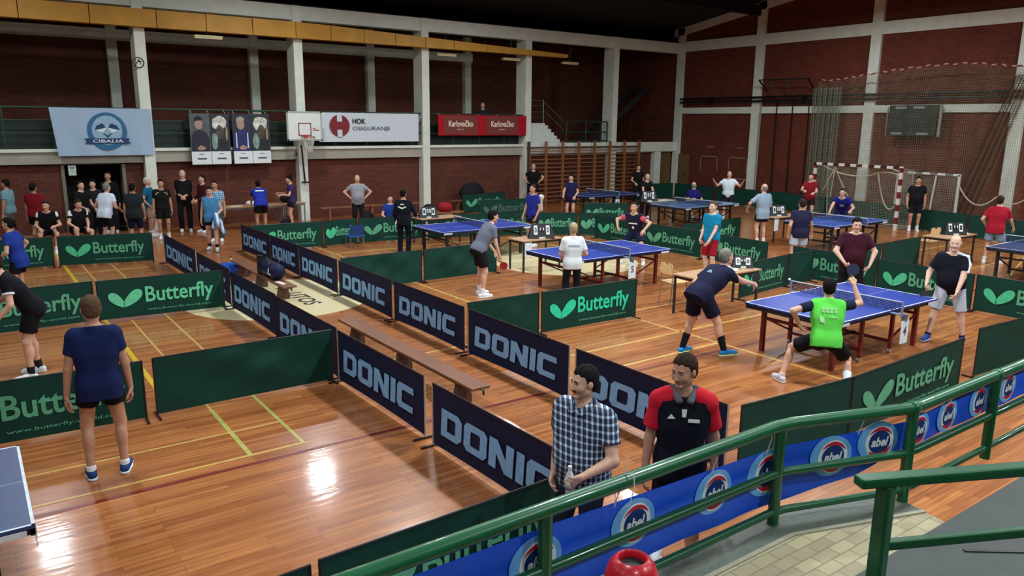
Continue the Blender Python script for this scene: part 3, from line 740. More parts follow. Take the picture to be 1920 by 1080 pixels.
for y in (0, 1.0):
    m = MB(); m.bar((0, y, .1), (3.4, y, 2.6), .06, .24); m.build('stringer', mat('dark_steel', (46, 48, 46), rough=.5), t)
for k in range(10):
    m = MB(); m.bx(.2+k*.33, .48+k*.33, 0, 1.0, .36+k*.235, .39+k*.235); m.build('tread', mat('dark_steel', (46, 48, 46)), t)
for z in (.75, .98):
    m = MB(); m.tube([(0, -.03, .2+z), (3.4, -.03, 2.6+z)], .02, 6); m.build('handrail', mat('dark_steel', (46, 48, 46)), t)

# ochre ventilation duct in front of the upper columns
t = thing('ventilation_duct', 'long ochre ventilation duct running along under the white upper beam', 'duct', (0, 25.2, 6.0))
OC = mat('ochre_duct', (196, 142, 50), rough=.6, var=.12, scale=2)
segs = [-14, -9, -5.2, -2.2, 0.0, 1.75, 3.45, 5.2, 6.6, 8.0, 9.4, 10.6, 11.8, 13.0, 14.2, 15.4, 16.9, 18.9, 20.9]
for i in range(len(segs)-1):
    a, b = segs[i]+.012, segs[i+1]-.012
    hh = lambda x: .50 if x < 10 else .50-(x-10)*.034
    m = MB(); m.prism([(a, 0, .0), (b, 0, .0), (b, 0, hh(b)), (a, 0, hh(a))], (0, .29, 0)); m.build('duct_panel', OC, t)
for i, (x, lb) in enumerate(((6.65, 'pale ceiling lamp under the ochre duct near the left emblem column'), (15.35, 'pale ceiling lamp under the duct above the red banner'), (18.35, 'pale ceiling lamp under the duct beside the fourth front column'), (21.4, 'pale ceiling lamp under the tapered right end of the duct'))):
    t = thing('gallery_lamp', lb, 'lamp', (x, 25.7 if i else 25.3, 5.82), 0, None)
    m = MB(); m.bx(-.42, .42, -.09, .09, 0, .07); m.build('housing', mat('lamp_cream', (205, 190, 140), rough=.5), t, bevel=.01)
    m = MB(); m.bx(-.40, .40, -.07, .07, -.03, 0); m.build('diffuser', mat('lamp_diffuser', (225, 215, 175), rough=.3), t)
    m = MB(); m.tube([(0, 0, .07), (0, 0, .79 if i else .19)], .02, 6); m.build('bracket', BLACKM, t)
# ring emblem on the second column
t = thing('emblem_sign', 'black ring emblem drawn high on the second white column', 'sign', (4.66, 25.495, 5.0))
m = MB()
R1, R2 = disc_pts(0, 0, .16, .16, n=28), disc_pts(0, 0, .13, .13, n=28)
for k in range(28): m.prism([R1[k], R1[(k+1) % 28], R2[(k+1) % 28], R2[k]], (0, -.004, 0))
m.build('ring', BLACKM, t)
m = MB(); m.bar((-.09, 0, -.08), (.02, 0, .10), .012, .02); m.bar((.02, 0, .10), (.06, 0, -.05), .012, .02); m.bar((-.03, 0, .03), (.10, 0, .04), .012, .02); m.bar((-.14, 0, -.2), (-.02, 0, -.18), .008, .02)
m.build('mark', BLACKM, t)

# ------------------------------------------------------------------ banners and posters on the gallery front
def banner(name, label, x0, x1, z0, z1, m_, y=25.45, skew=0.0, wave=.012, nx=40, nz=10):
    t = thing(name, label, 'banner', (x0, y, z0))
    mm = MB(); w, h = x1-x0, z1-z0
    for s_ in (0, 1):
        for i in range(nx+1):
            for j in range(nz+1):
                a, b = i/nx, j/nz
                mm.v.append((a*w+skew*(1-b)*(1-a), s_*.006-wave*math.sin(a*23+b*2)*(1-b)-.004, b*h))
    N1 = (nx+1)*(nz+1)
    for i in range(nx):
        for j in range(nz):
            q = (i*(nz+1)+j, (i+1)*(nz+1)+j, (i+1)*(nz+1)+j+1, i*(nz+1)+j+1)
            mm.f.append(q); mm.f.append(tuple(k+N1 for k in reversed(q)))
    mm.build('fabric', m_, t, smooth=True)
    for k in range(5):
        a = .02+.86*k/4; m2 = MB(); m2.tube([(a*w, 0, h-.01), (a*w, 25.66-y, 3.68-z0)], .006, 5); m2.build('tie', CONC, t)
    return t
def flat(mb, name, m_, par, y): return mb.build(name, m_, par, loc=(0, y, 0))
def shape(pts, th=.003): return MB().prism(pts, (0, -th, 0))
def txt(s, w, h, m_, par, x, y, z, bold=0.0, shear=0.0, name='lettering'):
    return put(name, text_mesh(s, w, h, bold, shear=shear), m_, par, loc=(x, y, z), own=True)
t = banner('club_banner', 'pale blue club banner with a round bird emblem and dark ribbon', 2.22, 4.86, 2.31, 3.67, cloth('banner_pale_blue', (168, 190, 214)), skew=.12, wave=.02)
BL = mat('emblem_blue', (44, 104, 148)); BD = mat('emblem_navy', (22, 58, 104)); BP = mat('emblem_pale', (150, 182, 206)); WH = mat('print_white', (232, 236, 236), var=.03); DG = mat('emblem_green', (18, 92, 88))
m = shape(disc_pts(1.42, .70, .52, .54, n=48)); e = flat(m, 'emblem', BL, t, -.03)
m = shape(disc_pts(1.42, .73, .40, .42, n=48)); m.build('inner_disc', BP, e, loc=(0, -.005, 0))
for q in (-1, 1):
    m = shape([(1.42+q*.05, 0, .80), (1.42+q*.33, 0, .74), (1.42+q*.27, 0, .86), (1.42+q*.13, 0, .93), (1.42+q*.06, 0, .88)]); m.build('wing', BD, e, loc=(0, -.009, 0))
    m = shape([(1.42+q*.02, 0, .80), (1.42+q*.30, 0, .72), (1.42+q*.12, 0, .67)]); m.build('wing_edge', WH, e, loc=(0, -.009, 0))
m = shape([(1.28, 0, .66), (1.42, 0, .50), (1.56, 0, .66), (1.46, 0, .62), (1.42, 0, .58), (1.38, 0, .62)]); m.build('tail', DG, e, loc=(0, -.009, 0))
m = shape([(.82, 0, .34), (2.02, 0, .34), (1.96, 0, .42), (2.0, 0, .50), (.80, 0, .50), (.86, 0, .42)]); rb = m.build('ribbon', BD, e, loc=(0, -.012, 0))
txt('CIBALIA', .82, .09, WH, rb, 1.01, -.006, .375, bold=.01)

t = banner('insurance_banner', 'long white banner with a dark red round H emblem', 10.03, 13.99, 2.66, 3.65, cloth('banner_white', (214, 222, 228)), skew=.1, wave=.012)
RD = mat('emblem_dark_red', (128, 30, 40))
m = shape(disc_pts(.85, .55, .37, .37, n=48)); e = flat(m, 'emblem', RD, t, -.025)
for z0_, z1_ in ((.69, .93), (.17, .41)):
    m = shape([(.76, 0, z0_), (.94, 0, z0_), (.94, 0, z1_), (.76, 0, z1_)]); m.build('slot', cloth('banner_white', (214, 222, 228)), e, loc=(0, -.004, 0))
INK = mat('print_ink', (34, 40, 48)); INK2 = mat('print_grey', (70, 82, 96))
txt('HOK', .50, .18, INK, t, 1.33, -.028, .62, bold=.03); txt('OSIGURANJE', 1.45, .17, INK2, t, 1.33, -.028, .36)
t = banner('brewery_banner', 'red banner printed twice with the same cream word', 14.83, 18.97, 2.87, 3.64, cloth('banner_red', (176, 24, 40)), wave=.01)
BRN = cloth('banner_red_dull', (128, 62, 56)); CRM = mat('print_cream', (238, 222, 200))
for x in (.35, 2.3):
    m = MB(); m.bx(x-.12, x+1.42, -.003, 0, .04, .73); e = flat(m, 'print_patch', BRN, t, -.018)
    txt('Karlovačko', 1.1, .25, CRM, t, x+.1, -.026, .33, bold=.025); txt('PIVO', .3, .05, CRM, t, x+.48, -.026, .2)

def poster(label, x0, x1, shirt_c, skin_c, hair_c, stripes):
    t = thing('player_poster', label, 'poster', (x0, 25.42, 1.99)); w = x1-x0; z1 = 1.57; zc = .40
    for a in (.08, .5, .92): m = MB(); m.tube([(a*w, 0, 1.55), (a*w, .24, 1.68)], .006, 5); m.build('tie', CONC, t)
    hw_ = w/2
    for k in (0, 1):
        X = k*hw_
        bgc = ((84, 92, 96) if not stripes else (40, 44, 66)) if k == 0 else (40, 46, 52)
        m = MB(); m.bx(X+.005, X+hw_-.005, -.01, .01, zc, z1); p = m.build('print', mat('poster_bg_%d_%d' % (k, stripes), bgc, rough=.4, var=.2, scale=4), t)
        if k == 0:
            m = shape([(X+.03, 0, zc), (X+.03, 0, zc+.45), (X+.12, 0, zc+.62), (X+.3, 0, zc+.68), (X+.48, 0, zc+.6), (X+.57, 0, zc+.4), (X+.57, 0, zc)]); m.build('torso', mat('poster_shirt_%d' % stripes, shirt_c), p, loc=(0, -.011, 0))
            m = shape(disc_pts(X+.27, zc+.84, .12, .165)); m.build('face', mat('poster_skin', skin_c), p, loc=(0, -.014, 0))
            m = shape([(X+.13, 0, zc+.9), (X+.15, 0, zc+1.04), (X+.28, 0, zc+1.1), (X+.4, 0, zc+1.02), (X+.38, 0, zc+.96), (X+.2, 0, zc+.95)]); m.build('hair', mat('poster_hair_%d' % stripes, hair_c), p, loc=(0, -.017, 0))
            m = shape([(X+.18, 0, zc+.10), (X+.3, 0, zc+.2), (X+.46, 0, zc+.12), (X+.4, 0, zc+.05), (X+.25, 0, zc+.04)]); m.build('hands', mat('poster_skin', skin_c), p, loc=(0, -.014, 0))
            if stripes:
                for q in (.1, .46): m = shape([(X+q, 0, zc+.1), (X+q+.035, 0, zc+.1), (X+q+.03, 0, zc+.58), (X+q, 0, zc+.58)]); m.build('stripe', WH, p, loc=(0, -.015, 0))
        else:
            for (a, b, c, d), cc in ((((.03, .62, .55, 1.14)), (206, 206, 196)), ((.16, .34, .44, .86), (92, 74, 66)), ((.02, .02, .24, .6), (126, 150, 142)), ((.28, .05, .55, .42), (34, 40, 40)), ((.46, .3, .54, .8), (170, 140, 96))):
                n_ = 14; pts = [(X+(a+c)/2+(c-a)/2*math.cos(2*PI*i/n_)*random.uniform(.75, 1.05), 0, zc+(b+d)/2+(d-b)/2*math.sin(2*PI*i/n_)*random.uniform(.75, 1.02)) for i in range(n_)]
                m = shape(pts); m.build('print_shape', mat('poster_patch_%d' % cc[0], cc, var=.5, scale=7), p, loc=(0, -.011-.002*(200-cc[0])/60-.004, 0))
        m = MB(); m.bx(X+.008, X+hw_-.008, -.012, .01, 0, zc); cd = m.build('name_card', WH, t)
        m = MB(); m.bx(X+.17, X+.45, -.002, 0, .15, .20); m.bx(X+.24, X+.38, -.002, 0, .31, .33); m.build('print_line', INK2, cd, loc=(0, -.0125, 0))
    return t
poster('portrait poster pair with a dark shirted man beside the pale blue banner', 5.93, 7.14, (34, 36, 50), (176, 140, 124), (26, 22, 20), 0)
poster('portrait poster pair with a blue jacket and glasses beside the backboard', 7.22, 8.43, (34, 44, 104), (190, 160, 132), (176, 160, 130), 1)

# basketball backboard on the third front column
t = thing('basketball_hoop', 'white basketball backboard with red rim on a white column', 'basketball hoop', (9.42, 24.9, 2.72))
bb = MB(); bb.bx(-.6, .6, -.02, .02, 0, .95); b_ = bb.build('backboard', mat('backboard_white', (226, 230, 224), rough=.35, var=.03), t)
m = MB()
for a in ((-.6, .6, .0, .05), (-.6, .6, .9, .95), (-.6, -.55, 0, .95), (.55, .6, 0, .95)): m.bx(a[0], a[1], -.03, -.02, a[2], a[3])
m.build('board_frame', mat('backboard_grey', (170, 174, 170)), b_)
m = MB(); 
for a in ((-.22, .22, .55, .58), (-.22, .22, .16, .19), (-.22, -.19, .16, .58), (.19, .22, .16, .58)): m.bx(a[0], a[1], -.03, -.02, a[2], a[3])
m.build('target_square', mat('target_red', (150, 40, 44)), b_)
m = MB(); m.tube([(.225*math.cos(a), -.30+.225*math.sin(a), .13) for a in [i*2*PI/24 for i in range(25)]], .014, 8, caps=False); m.bx(-.06, .06, -.08, -.02, .06, .18); m.build('rim', mat('rim_red', (176, 30, 36), rough=.4), t)
m = MB()
for k in range(12):
    a = 2*PI*k/12; b = a+PI/12*2; m.tube([(.22*math.cos(a), -.3+.22*math.sin(a), .12), (.15*math.cos(b), -.3+.15*math.sin(b), -.12), (.11*math.cos(a), -.3+.11*math.sin(a), -.36)], .008, 5)
    b = a-PI/12*2; m.tube([(.22*math.cos(a), -.3+.22*math.sin(a), .12), (.15*math.cos(b), -.3+.15*math.sin(b), -.12), (.11*math.cos(a), -.3+.11*math.sin(a), -.36)], .008, 5)
m.build('hoop_net', mat('net_white', (206, 208, 198)), t)
m = MB(); m.tube([(-.3, .02, .3), (-.1, .6, .5)], .03, 8); m.tube([(.3, .02, .3), (.25, .6, .5)], .03, 8); m.bx(-.25, .4, .55, .6, .3, .7); m.build('bracket', CONC2, t)
m = MB(); m.tube([(.03, .45, -.15), (.10, .45, -1.4)], .03, 8); m.bx(-.02, .22, .40, .48, -1.43, -1.38); m.bx(-.15, -.10, .5, .56, -.52, -.4); m.build('winding_rod', BLACKM, t)
for nm, c in (('board_badge', INK),):
    m = MB(); m.bx(.27, .5, -.026, -.02, .33, .36); m.bx(.27, .38, -.026, -.02, .40, .42); m.build(nm, mat('target_red', (150, 40, 44)), b_)
# paper notice at the corridor door
t = thing('paper_notice', 'white paper notice hanging beside the dark corridor door', 'sign', (2.56, 25.7, 1.74))
m = MB(); m.bx(0, .2, 0, .006, 0, .29); m.build('sheet', mat('notice_paper', (196, 208, 196)), t)
m = MB(); m.bx(.04, .16, -.002, 0, .2, .23); m.bx(.05, .15, -.002, 0, .15, .16); m.build('print_line', INK2, t)
m = MB(); m.tube([(.1, .003, .29), (.1, .1, .34)], .004, 5); m.build('string', INK2, t)

# wall bars
t = thing('wall_bars', 'long run of wooden wall bars with seven bays in front of brick', 'wall bars', (19.05, 25.36, 0))
WD = mat('bar_wood', (150, 98, 62), rough=.45, var=.15, scale=8); WDD = mat('bar_wood_dark', (84, 58, 42), rough=.5)
up_me = None
for k in range(8):
    m = MB(); m.bx(k*.9-.035, k*.9+.035, -.06, .06, 0, 2.62); m.build('upright', WDD if k in (0,) else WD, t)
for k in range(7):
    for j in range(13):
        m = MB(); m.tube([(k*.9+.035, .0, .16+j*.172), (k*.9+.865, .0, .16+j*.172)], .021, 8, caps=False); m.build('rung', WD, t, smooth=True)
m = MB(); m.bx(-.03, 6.33, .03, .10, 2.34, 2.40); m.build('top_batten', WDD, t)
# low wooden bench at the back wall
def bench(label, x0, x1, y, h=.45, rz=0, d=.27):
    t = thing('wooden_bench', label, 'bench', ((x0+x1)/2, y, 0), rz); L = x1-x0
    m = MB(); m.bx(-L/2, L/2, -d/2, d/2, h-.04, h); m.build('seat_plank', mat('bench_wood', (136, 88, 62), rough=.45), t, bevel=.006)
    for x in (-L/2+.3, 0, L/2-.3): m = MB(); m.bx(x-.03, x+.03, -d/2+.03, d/2-.03, 0, h-.04); m.build('leg', mat('bench_wood', (136, 88, 62)), t)
    return t
bench('long low wooden bench along the brick wall under the white banner', 9.85, 13.6, 24.9, .47)
bench('wooden bench behind the left back barrier under two seated players', -1.4, 2.7, 22.72, .44)

# right wall fittings -------------------------------------------------
t = thing('wall_scoreboard', 'dark green electronic scoreboard hanging on the right wall', 'scoreboard', (27.75, 14.2, 3.05))
m = MB(); m.bx(-.14, .14, -.85, .85, 0, 1.06); m.build('case', mat('scoreboard_case', (26, 38, 32), rough=.5), t, bevel=.01)
m = MB(); 
for y, z in ((.42, .98), (-.22, .98), (.5, .08), (-.42, .08)): m.bx(-.15, -.14, y-.2, y+.2, z-.04, z+.03)
m.build('caption_strip', mat('score_caption', (150, 156, 150)), t)
m = MB(); m.bx(-.12, -.08, -1.0, -.92, -.02, 1.08); m.bx(-.12, -.08, .9, .93, -.02, 1.0); m.bx(.1, .3, -.3, .3, .4, .7); m.build('mount', CONC2, t)
t = thing('wall_frame', 'black steel bracket frame on the right wall beside the netting', 'frame', (27.9, 20.7, 4.2))
m = MB(); m.bar((-.4, 0, 1.0), (-.4, -2.3, .98), .05, .05); m.bar((-.4, -.0, 1.0), (.15, 0, .6), .05, .05); m.bar((-.4, -2.3, .98), (.15, -2.3, .5), .05, .05)
m.bar((-.4, -1.2, .98), (.05, -1.5, .12), .04, .04); m.bar((-.4, -.5, .98), (.05, -.8, .12), .04, .04); m.bar((.02, 0.1, .12), (.02, -2.4, .10), .05, .05); m.build('steel_frame', BLACKM, t)
for k in range(3):
    m = MB(); m.bar((.05, -.65-k*.75, .1), (.08, -.65-k*.75, -3.9), .035, .035); m.build('hanging_bar', BLACKM, t)
t = thing('drain_pipe', 'thin pale pipe beside the white column on the right wall', 'pipe', (27.93, 20.82, 0))
m = MB(); m.tube([(0, 0, 0), (0, 0, 4.3)], .03, 8); m.build('pipe', CONC2, t)
for y, lb in ((23.57, 'pale square outline on the right wall nearer the corner'), (21.95, 'pale square outline on the right wall beside the white column')):
    t = thing('target_outline', lb, 'wall marking', (28.08, y, 1.3)); m = MB()
    for a in ((-.5, .5, .62, .66), (-.5, -.46, .0, .66), (.46, .5, .0, .66)): m.bx(-.01, .005, a[0], a[1], a[2], a[3])
    m.bx(-.01, .005, -.25, .15, 1.05, 1.09); m.build('painted_line', mat('wall_line', (150, 124, 104)), t)
t = thing('target_outline', 'short pale bar painted low on the right wall behind the white shirt player', 'wall marking', (28.08, 22.0, .98))
m = MB(); m.bx(-.01, .005, -.6, .5, 0, .05); m.build('painted_line', mat('wall_line', (150, 124, 104)), t)

# goals ---------------------------------------------------------------
def stripe_mat(key, c1, c2, axis, per, offs=0.0):
    m_ = bpy.data.materials.new(key); m_.use_nodes = True; nt = m_.node_tree
    tc = nt.nodes.new('ShaderNodeTexCoord'); sp = nt.nodes.new('ShaderNodeSeparateXYZ'); nt.links.new(tc.outputs['Object'], sp.inputs[0])
    a = nt.nodes.new('ShaderNodeMath'); a.operation = 'ADD'; a.inputs[1].default_value = 100*per+offs; nt.links.new(sp.outputs[axis], a.inputs[0])
    q = nt.nodes.new('ShaderNodeMath'); q.operation = 'MODULO'; q.inputs[1].default_value = per; nt.links.new(a.outputs[0], q.inputs[0])
    l = nt.nodes.new('ShaderNodeMath'); l.operation = 'LESS_THAN'; l.inputs[1].default_value = per/2; nt.links.new(q.outputs[0], l.inputs[0])
    mx = nt.nodes.new('ShaderNodeMix'); mx.data_type = 'RGBA'; mx.inputs['A'].default_value = (*s2l(c1), 1); mx.inputs['B'].default_value = (*s2l(c2), 1)
    nt.links.new(l.outputs[0], mx.inputs['Factor']); nt.links.new(mx.outputs['Result'], nt.nodes['Principled BSDF'].inputs['Base Color'])
    nt.nodes['Principled BSDF'].inputs['Roughness'].default_value = .45
    return m_
def net_sheet(f, nu, nv, U, V, m_, par, name='net'):
    me = bpy.data.meshes.new(name); vs = [f(i/nu, j/nv) for i in range(nu+1) for j in range(nv+1)]
    fs = [(i*(nv+1)+j, (i+1)*(nv+1)+j, (i+1)*(nv+1)+j+1, i*(nv+1)+j+1) for i in range(nu) for j in range(nv)]
    me.from_pydata(vs, [], fs); uv = me.uv_layers.new(name='uv')
    for p in me.polygons:
        for li in p.loop_indices:
            vi = me.loops[li].vertex_index; uv.data[li].uv = (vi//(nv+1)/nu*U, vi % (nv+1)/nv*V)
    me.shade_smooth()
    return put(name, me, m_, par)
t = thing('handball_goal', 'large handball goal with red and white banded posts', 'goal', (25.0, 14.55, 0))
RW = stripe_mat('red_white_bands', (118, 22, 26), (214, 206, 196), 'Z', .42); RWH = stripe_mat('dark_white_bands', (62, 22, 24), (214, 206, 196), 'Y', .43)
for y in (-1.56, 1.56): m = MB(); m.bx(-.045, .045, y-.045, y+.045, 0, 2.04); m.build('goal_post', RW, t)
m = MB(); m.bx(-.045, .045, -1.6, 1.6, 2.0, 2.09); m.build('crossbar', RWH, t)
GR = mat('goal_frame_grey', (150, 150, 140), rough=.5)
m = MB()
for y in (-1.56, 1.56): m.tube([(0, y, 2.02), (.75, y, 1.95), (1.0, y, .03), (0, y, .03)], .02, 6)
m.tube([(1.0, -1.56, .03), (1.0, 1.56, .03)], .02, 6); m.build('rear_frame', GR, t)
NETG = net_mat('goal_netting', (150, 148, 130), .06, .008, ('X', 'Y'))
net_sheet(lambda u, v: (.75+.28*(1-v)+.12*math.sin(u*7)*v*(1-v), -1.56+3.12*u, 1.98*v-.25*math.sin(PI*u)*v*.5), 20, 12, 3.1, 2.1, NETG, t, 'goal_net')
net_sheet(lambda u, v: (.75*u, -1.56, 2.0*v-.05*u), 6, 10, .8, 2.0, NETG, t, 'goal_net')
net_sheet(lambda u, v: (.75*u, 1.56, 2.0*v-.05*u), 6, 10, .8, 2.0, NETG, t, 'goal_net')
ROPE = mat('rope_cream', (186, 178, 150), rough=.9)
m = MB()
def sag(a, b, d, n=10): return [tuple(Vector(a).lerp(Vector(b), i/n)-Vector((0, 0, d*4*(i/n)*(1-i/n)))) for i in range(n+1)]
m.tube(sag((.2, 1.4, 1.98), (.6, -.2, 1.7), .15), .02, 6); m.tube(sag((.6, -.2, 1.7), (.3, -1.4, 1.75), -.12), .022, 6); m.tube(sag((.25, -.65, 1.8), (.3, -1.3, .75), .5), .02, 6)
m.tube(sag((.25, .95, 1.95), (.35, 1.1, .9), .05), .018, 6); m.tube(sag((.25, .95, 1.95), (.6, .55, .9), .05), .018, 6); m.tube(sag((.25, .95, 1.95), (.25, 1.35, 1.1), .02), .018, 6)
m.build('net_rope', ROPE, t)
t = thing('small_goal', 'smaller white banded goal standing behind the big goal', 'goal', (26.75, 12.9, 0))
for y in (-.95, 1.1): m = MB(); m.bx(-.035, .035, y-.035, y+.035, 0, 1.82); m.build('goal_post', mat('goal_white', (196, 194, 184)), t)
m = MB(); m.bx(-.035, .035, -.98, 1.14, 1.78, 1.85); m.build('crossbar', stripe_mat('grey_white_bands', (120, 118, 108), (214, 210, 200), 'Y', .5), t)
m = MB(); m.tube([(0, -.2, 1.8), (-.05, -.1, .0)], .03, 6); m.tube([(0, 1.0, 1.8), (-.35, 1.25, 1.95)], .025, 6); m.build('brace', mat('goal_white', (196, 194, 184)), t)
m = MB(); m.tube(sag((0, -.95, 1.5), (.1, -2.1, 1.2), .45), .022, 6); m.tube(sag((.1, -2.1, 1.2), (.2, -3.0, 1.3), .25), .018, 6); m.build('net_rope', ROPE, t)
net_sheet(lambda u, v: (.05+.3*math.sin(u*5)*.2, 1.1-2.05*u, 1.8*v), 12, 8, 2.0, 1.8, NETG, t, 'goal_net')

t = thing('safety_net', 'tall pale safety net curtain hung in front of the right wall', 'netting', (27.42, 17.87, 0))
SN = net_mat('safety_netting', (120, 112, 92), .055, .0062, ('X', 'Y'))
def topz(u): return 5.05+.36*math.sin(min(1, max(0, (u-.1)/.62))*PI*.55)-max(0, u-.74)*1.0
net_sheet(lambda u, v: (.10*math.sin(u*60)*(1-.4*v)+.05*math.sin(u*23), -7.6*u, .5+(topz(u)-.5)*v), 90, 10, 7.6, 4.6, SN, t, 'curtain')
SN2 = net_mat('gathered_netting', (112, 122, 104), .05, .011, ('X', 'Y'))
net_sheet(lambda u, v: (-.15+.14*math.sin(u*34), .1-1.15*u, .4+4.4*v), 50, 10, 1.6, 4.4, SN2, t, 'gathered_fold')
SN3 = net_mat('gathered_brown_netting', (92, 72, 52), .05, .018, ('X', 'Y'))
net_sheet(lambda u, v: (-.2+.1*math.sin(u*25), -7.0+1.5*(1-v)-.75*u*(1.1-.4*v), .4+4.6*v), 24, 12, .9, 4.6, SN3, t, 'gathered_fold')
m = MB(); m.tube([(0, -7.6*i/40, topz(i/40)+.02+.03*math.sin(i*2.1)) for i in range(41)], .028, 6); m.build('edge_rope', stripe_mat('red_rope', (122, 40, 34), (190, 150, 136), 'Y', .3), t)
# ================================================================== barriers
GRN = cloth('barrier_green', (18, 62, 52), rough=.75, bscale=6, bump=.25); NAVY = cloth('barrier_navy', (22, 28, 58), rough=.7, bscale=6, bump=.2)
NAVY_R = cloth('barrier_navy_rim', (38, 26, 46))
MINT = mat('print_mint', (76, 200, 148), rough=.7); MINTP = mat('print_pale_mint', (92, 172, 132), rough=.7); SKY = mat('print_pale_blue', (128, 174, 216), rough=.7)
POLE = mat('barrier_pole', (44, 40, 44), rough=.35, metal=.4); POLE2 = mat('barrier_pole_light', (196, 176, 160), rough=.3, metal=.3)
BH = .70
CACHE = {}
def cloth_mesh(L, sag_, seed, wr=0.0):
    k = (round(L, 2), sag_, seed, wr)
    if k in CACHE: return CACHE[k]
    rnd = random.Random(seed); mm = MB(); nx, nz = max(8, int(L*14)), 10; ph = [rnd.uniform(0, 6) for _ in range(4)]
    for s_ in (0, 1):
        for i in range(nx+1):
            for j in range(nz+1):
                a, b = i/nx, j/nz
                y = wr*(math.sin(a*9+b*4+ph[0])+.6*math.sin(a*17-b*7+ph[1]))*math.sin(PI*b)*math.sin(PI*a)
                bot = .035+sag_*4*a*(1-a)*(-1)*(-.6)
                mm.v.append((a*L, y+s_*.004-.002, bot+(BH-bot)*b))
    N1 = (nx+1)*(nz+1)
    for i in range(nx):
        for j in range(nz):
            q = (i*(nz+1)+j, (i+1)*(nz+1)+j, (i+1)*(nz+1)+j+1, i*(nz+1)+j+1)
            mm.f.append(q); mm.f.append(tuple(z+N1 for z in reversed(q)))
    me = mm.mesh('cloth', True); CACHE[k] = me
    return me
# block letters D O N I C out of straight strokes, unit cell 1 x 1
def donic_mesh(W_, H_):
    k = ('donic', W_, H_)
    if k in CACHE: return CACHE[k]
    cw = W_/4.25; mm = MB(); st = .27
    def st_poly(x0, pts, th=.002): mm.prism([(x0+p[0]*cw+p[1]*.06*cw, 0, p[1]*H_) for p in pts], (0, -th, 0))
    def ring(x0, ch):
        o = [(0+c*.0, 0) for c in (0,)]
        if ch == 'D': out = [(0, 0), (.72, 0), (.9, .18), (.9, .82), (.72, 1), (0, 1)]; inn = [(st, .24), (.60, .24), (.63, .3), (.63, .7), (.60, .76), (st, .76)]
        else: out = [(.12, 0), (.80, 0), (.93, .16), (.93, .84), (.80, 1), (.12, 1), (0, .84), (0, .16)]; inn = [(.30, .24), (.62, .24), (.66, .3), (.66, .7), (.62, .76), (.30, .76), (.27, .7), (.27, .3)]
        n_ = len(out)
        for i in range(n_): st_poly(x0, [out[i], out[(i+1) % n_], inn[(i+1) % n_], inn[i]])
    ring(0, 'D'); ring(1.0*cw, 'O')
    x = 2.02*cw
    st_poly(x, [(0, 0), (st, 0), (st, 1), (0, 1)]); st_poly(x, [(.63, 0), (.9, 0), (.9, 1), (.63, 1)]); st_poly(x, [(.0, 1), (.6, 0), (.9, 0), (st*1.1, 1)], .0028)
    x = 3.02*cw; st_poly(x, [(0, 0), (st, 0), (st, 1), (0, 1)])
    x = 3.38*cw
    st_poly(x, [(.12, 0), (.86, 0), (.86, .25), (.3, .25)]); st_poly(x, [(.3, .75), (.9, .75), (.86, 1), (.12, 1)]); st_poly(x, [(.12, 0), (.3, .25), (st, .3), (0, .16)]); st_poly(x, [(0, .16), (st, .3), (st, .7), (0, .84)]); st_poly(x, [(0, .84), (st, .7), (.3, .75), (.12, 1)])
    me = mm.mesh('lettering'); CACHE[k] = me
    return me
def barrier(a, b, kind, label, group, mint=None, sag_=0.0, wr=.006, seed=1, light=False, web=True):
    ax, ay = a; bx_, by = b; L = math.hypot(bx_-ax, by-ay); rz = math.atan2(by-ay, bx_-ax)
    t = thing('court_barrier', label, 'barrier', (ax, ay, 0), rz, group)
    g = .02; cl = put('cloth', cloth_mesh(L-2*g, sag_, seed, wr), NAVY if kind == 'navy' else GRN, t, loc=(g, 0, 0), own=True)
    if kind == 'navy':
        m = MB(); m.bx(g, L-g, -.006, -.0025, BH-.025, BH); m.build('hem', NAVY_R, t)
    pm = POLE2 if light else POLE
    m = MB(); m.tube([(.008, .0, BH+.008), (L-.008, .0, BH+.008)], .008, 6); m.build('top_rod', POLE, t)
    if 'pole' not in CACHE:
        m = MB(); m.tube([(0, 0, .015), (0, 0, BH+.012)], .011, 8); CACHE['pole'] = m.mesh('end_post')
        m = MB(); m.bar((0, -.15, .012), (0, .15, .012), .025, .018); CACHE['foot'] = m.mesh('foot')
    for x in (.011, L-.011):
        p = put('end_post', CACHE['pole'], pm, t, loc=(x, 0, 0), own=True); put('foot', CACHE['foot'], POLE, p, own=True)
    oy = -.005-wr*1.5
    if kind == 'logo':
        mm = mint or MINT; s_ = L/2.05
        if ('wing', L) not in CACHE:
            for nm, cx, cz, rx, rz_, an in (('wing', .30, .345, .17, .075, math.radians(-47)), ('wingb', .53, .36, .20, .085, math.radians(42))):
                # pointed leaf: narrow towards the middle of the emblem
                pts = []
                for i in range(32):
                    th = 2*PI*i/32; ex = rx*math.cos(th); ez = rz_*math.sin(th)*(1+.35*math.cos(th)*(1 if nm == 'wingb' else -1))
                    pts.append((cx*s_+ex*math.cos(an)*s_-ez*math.sin(an), 0, cz+ex*math.sin(an)+ez*math.cos(an)))
                CACHE[(nm, L)] = MB().prism(pts, (0, -.002, 0)).mesh('emblem_wing')
        put('emblem_wing', CACHE[('wing', L)], mm, t, loc=(0, oy, 0), own=True); put('emblem_wing', CACHE[('wingb', L)], mm, t, loc=(0, oy, 0), own=True)
        put('lettering', text_mesh('Butterfly', 1.12*s_, .36, bold=.018), MINTP if mm is MINT else mm, t, loc=(.74*s_, oy, .19), own=True)
        if web: put('web_address', text_mesh('www.butterfly-world.com', 1.05*s_, .055, bold=.006), MINTP, t, loc=(.76*s_, oy, .11), own=True)
    if kind == 'navy':
        put('lettering', donic_mesh(round(L*.80, 3), .30), SKY, t, loc=(L*.085, oy, .20), own=True)
    return t
NG = 'navy barriers along the aisle'
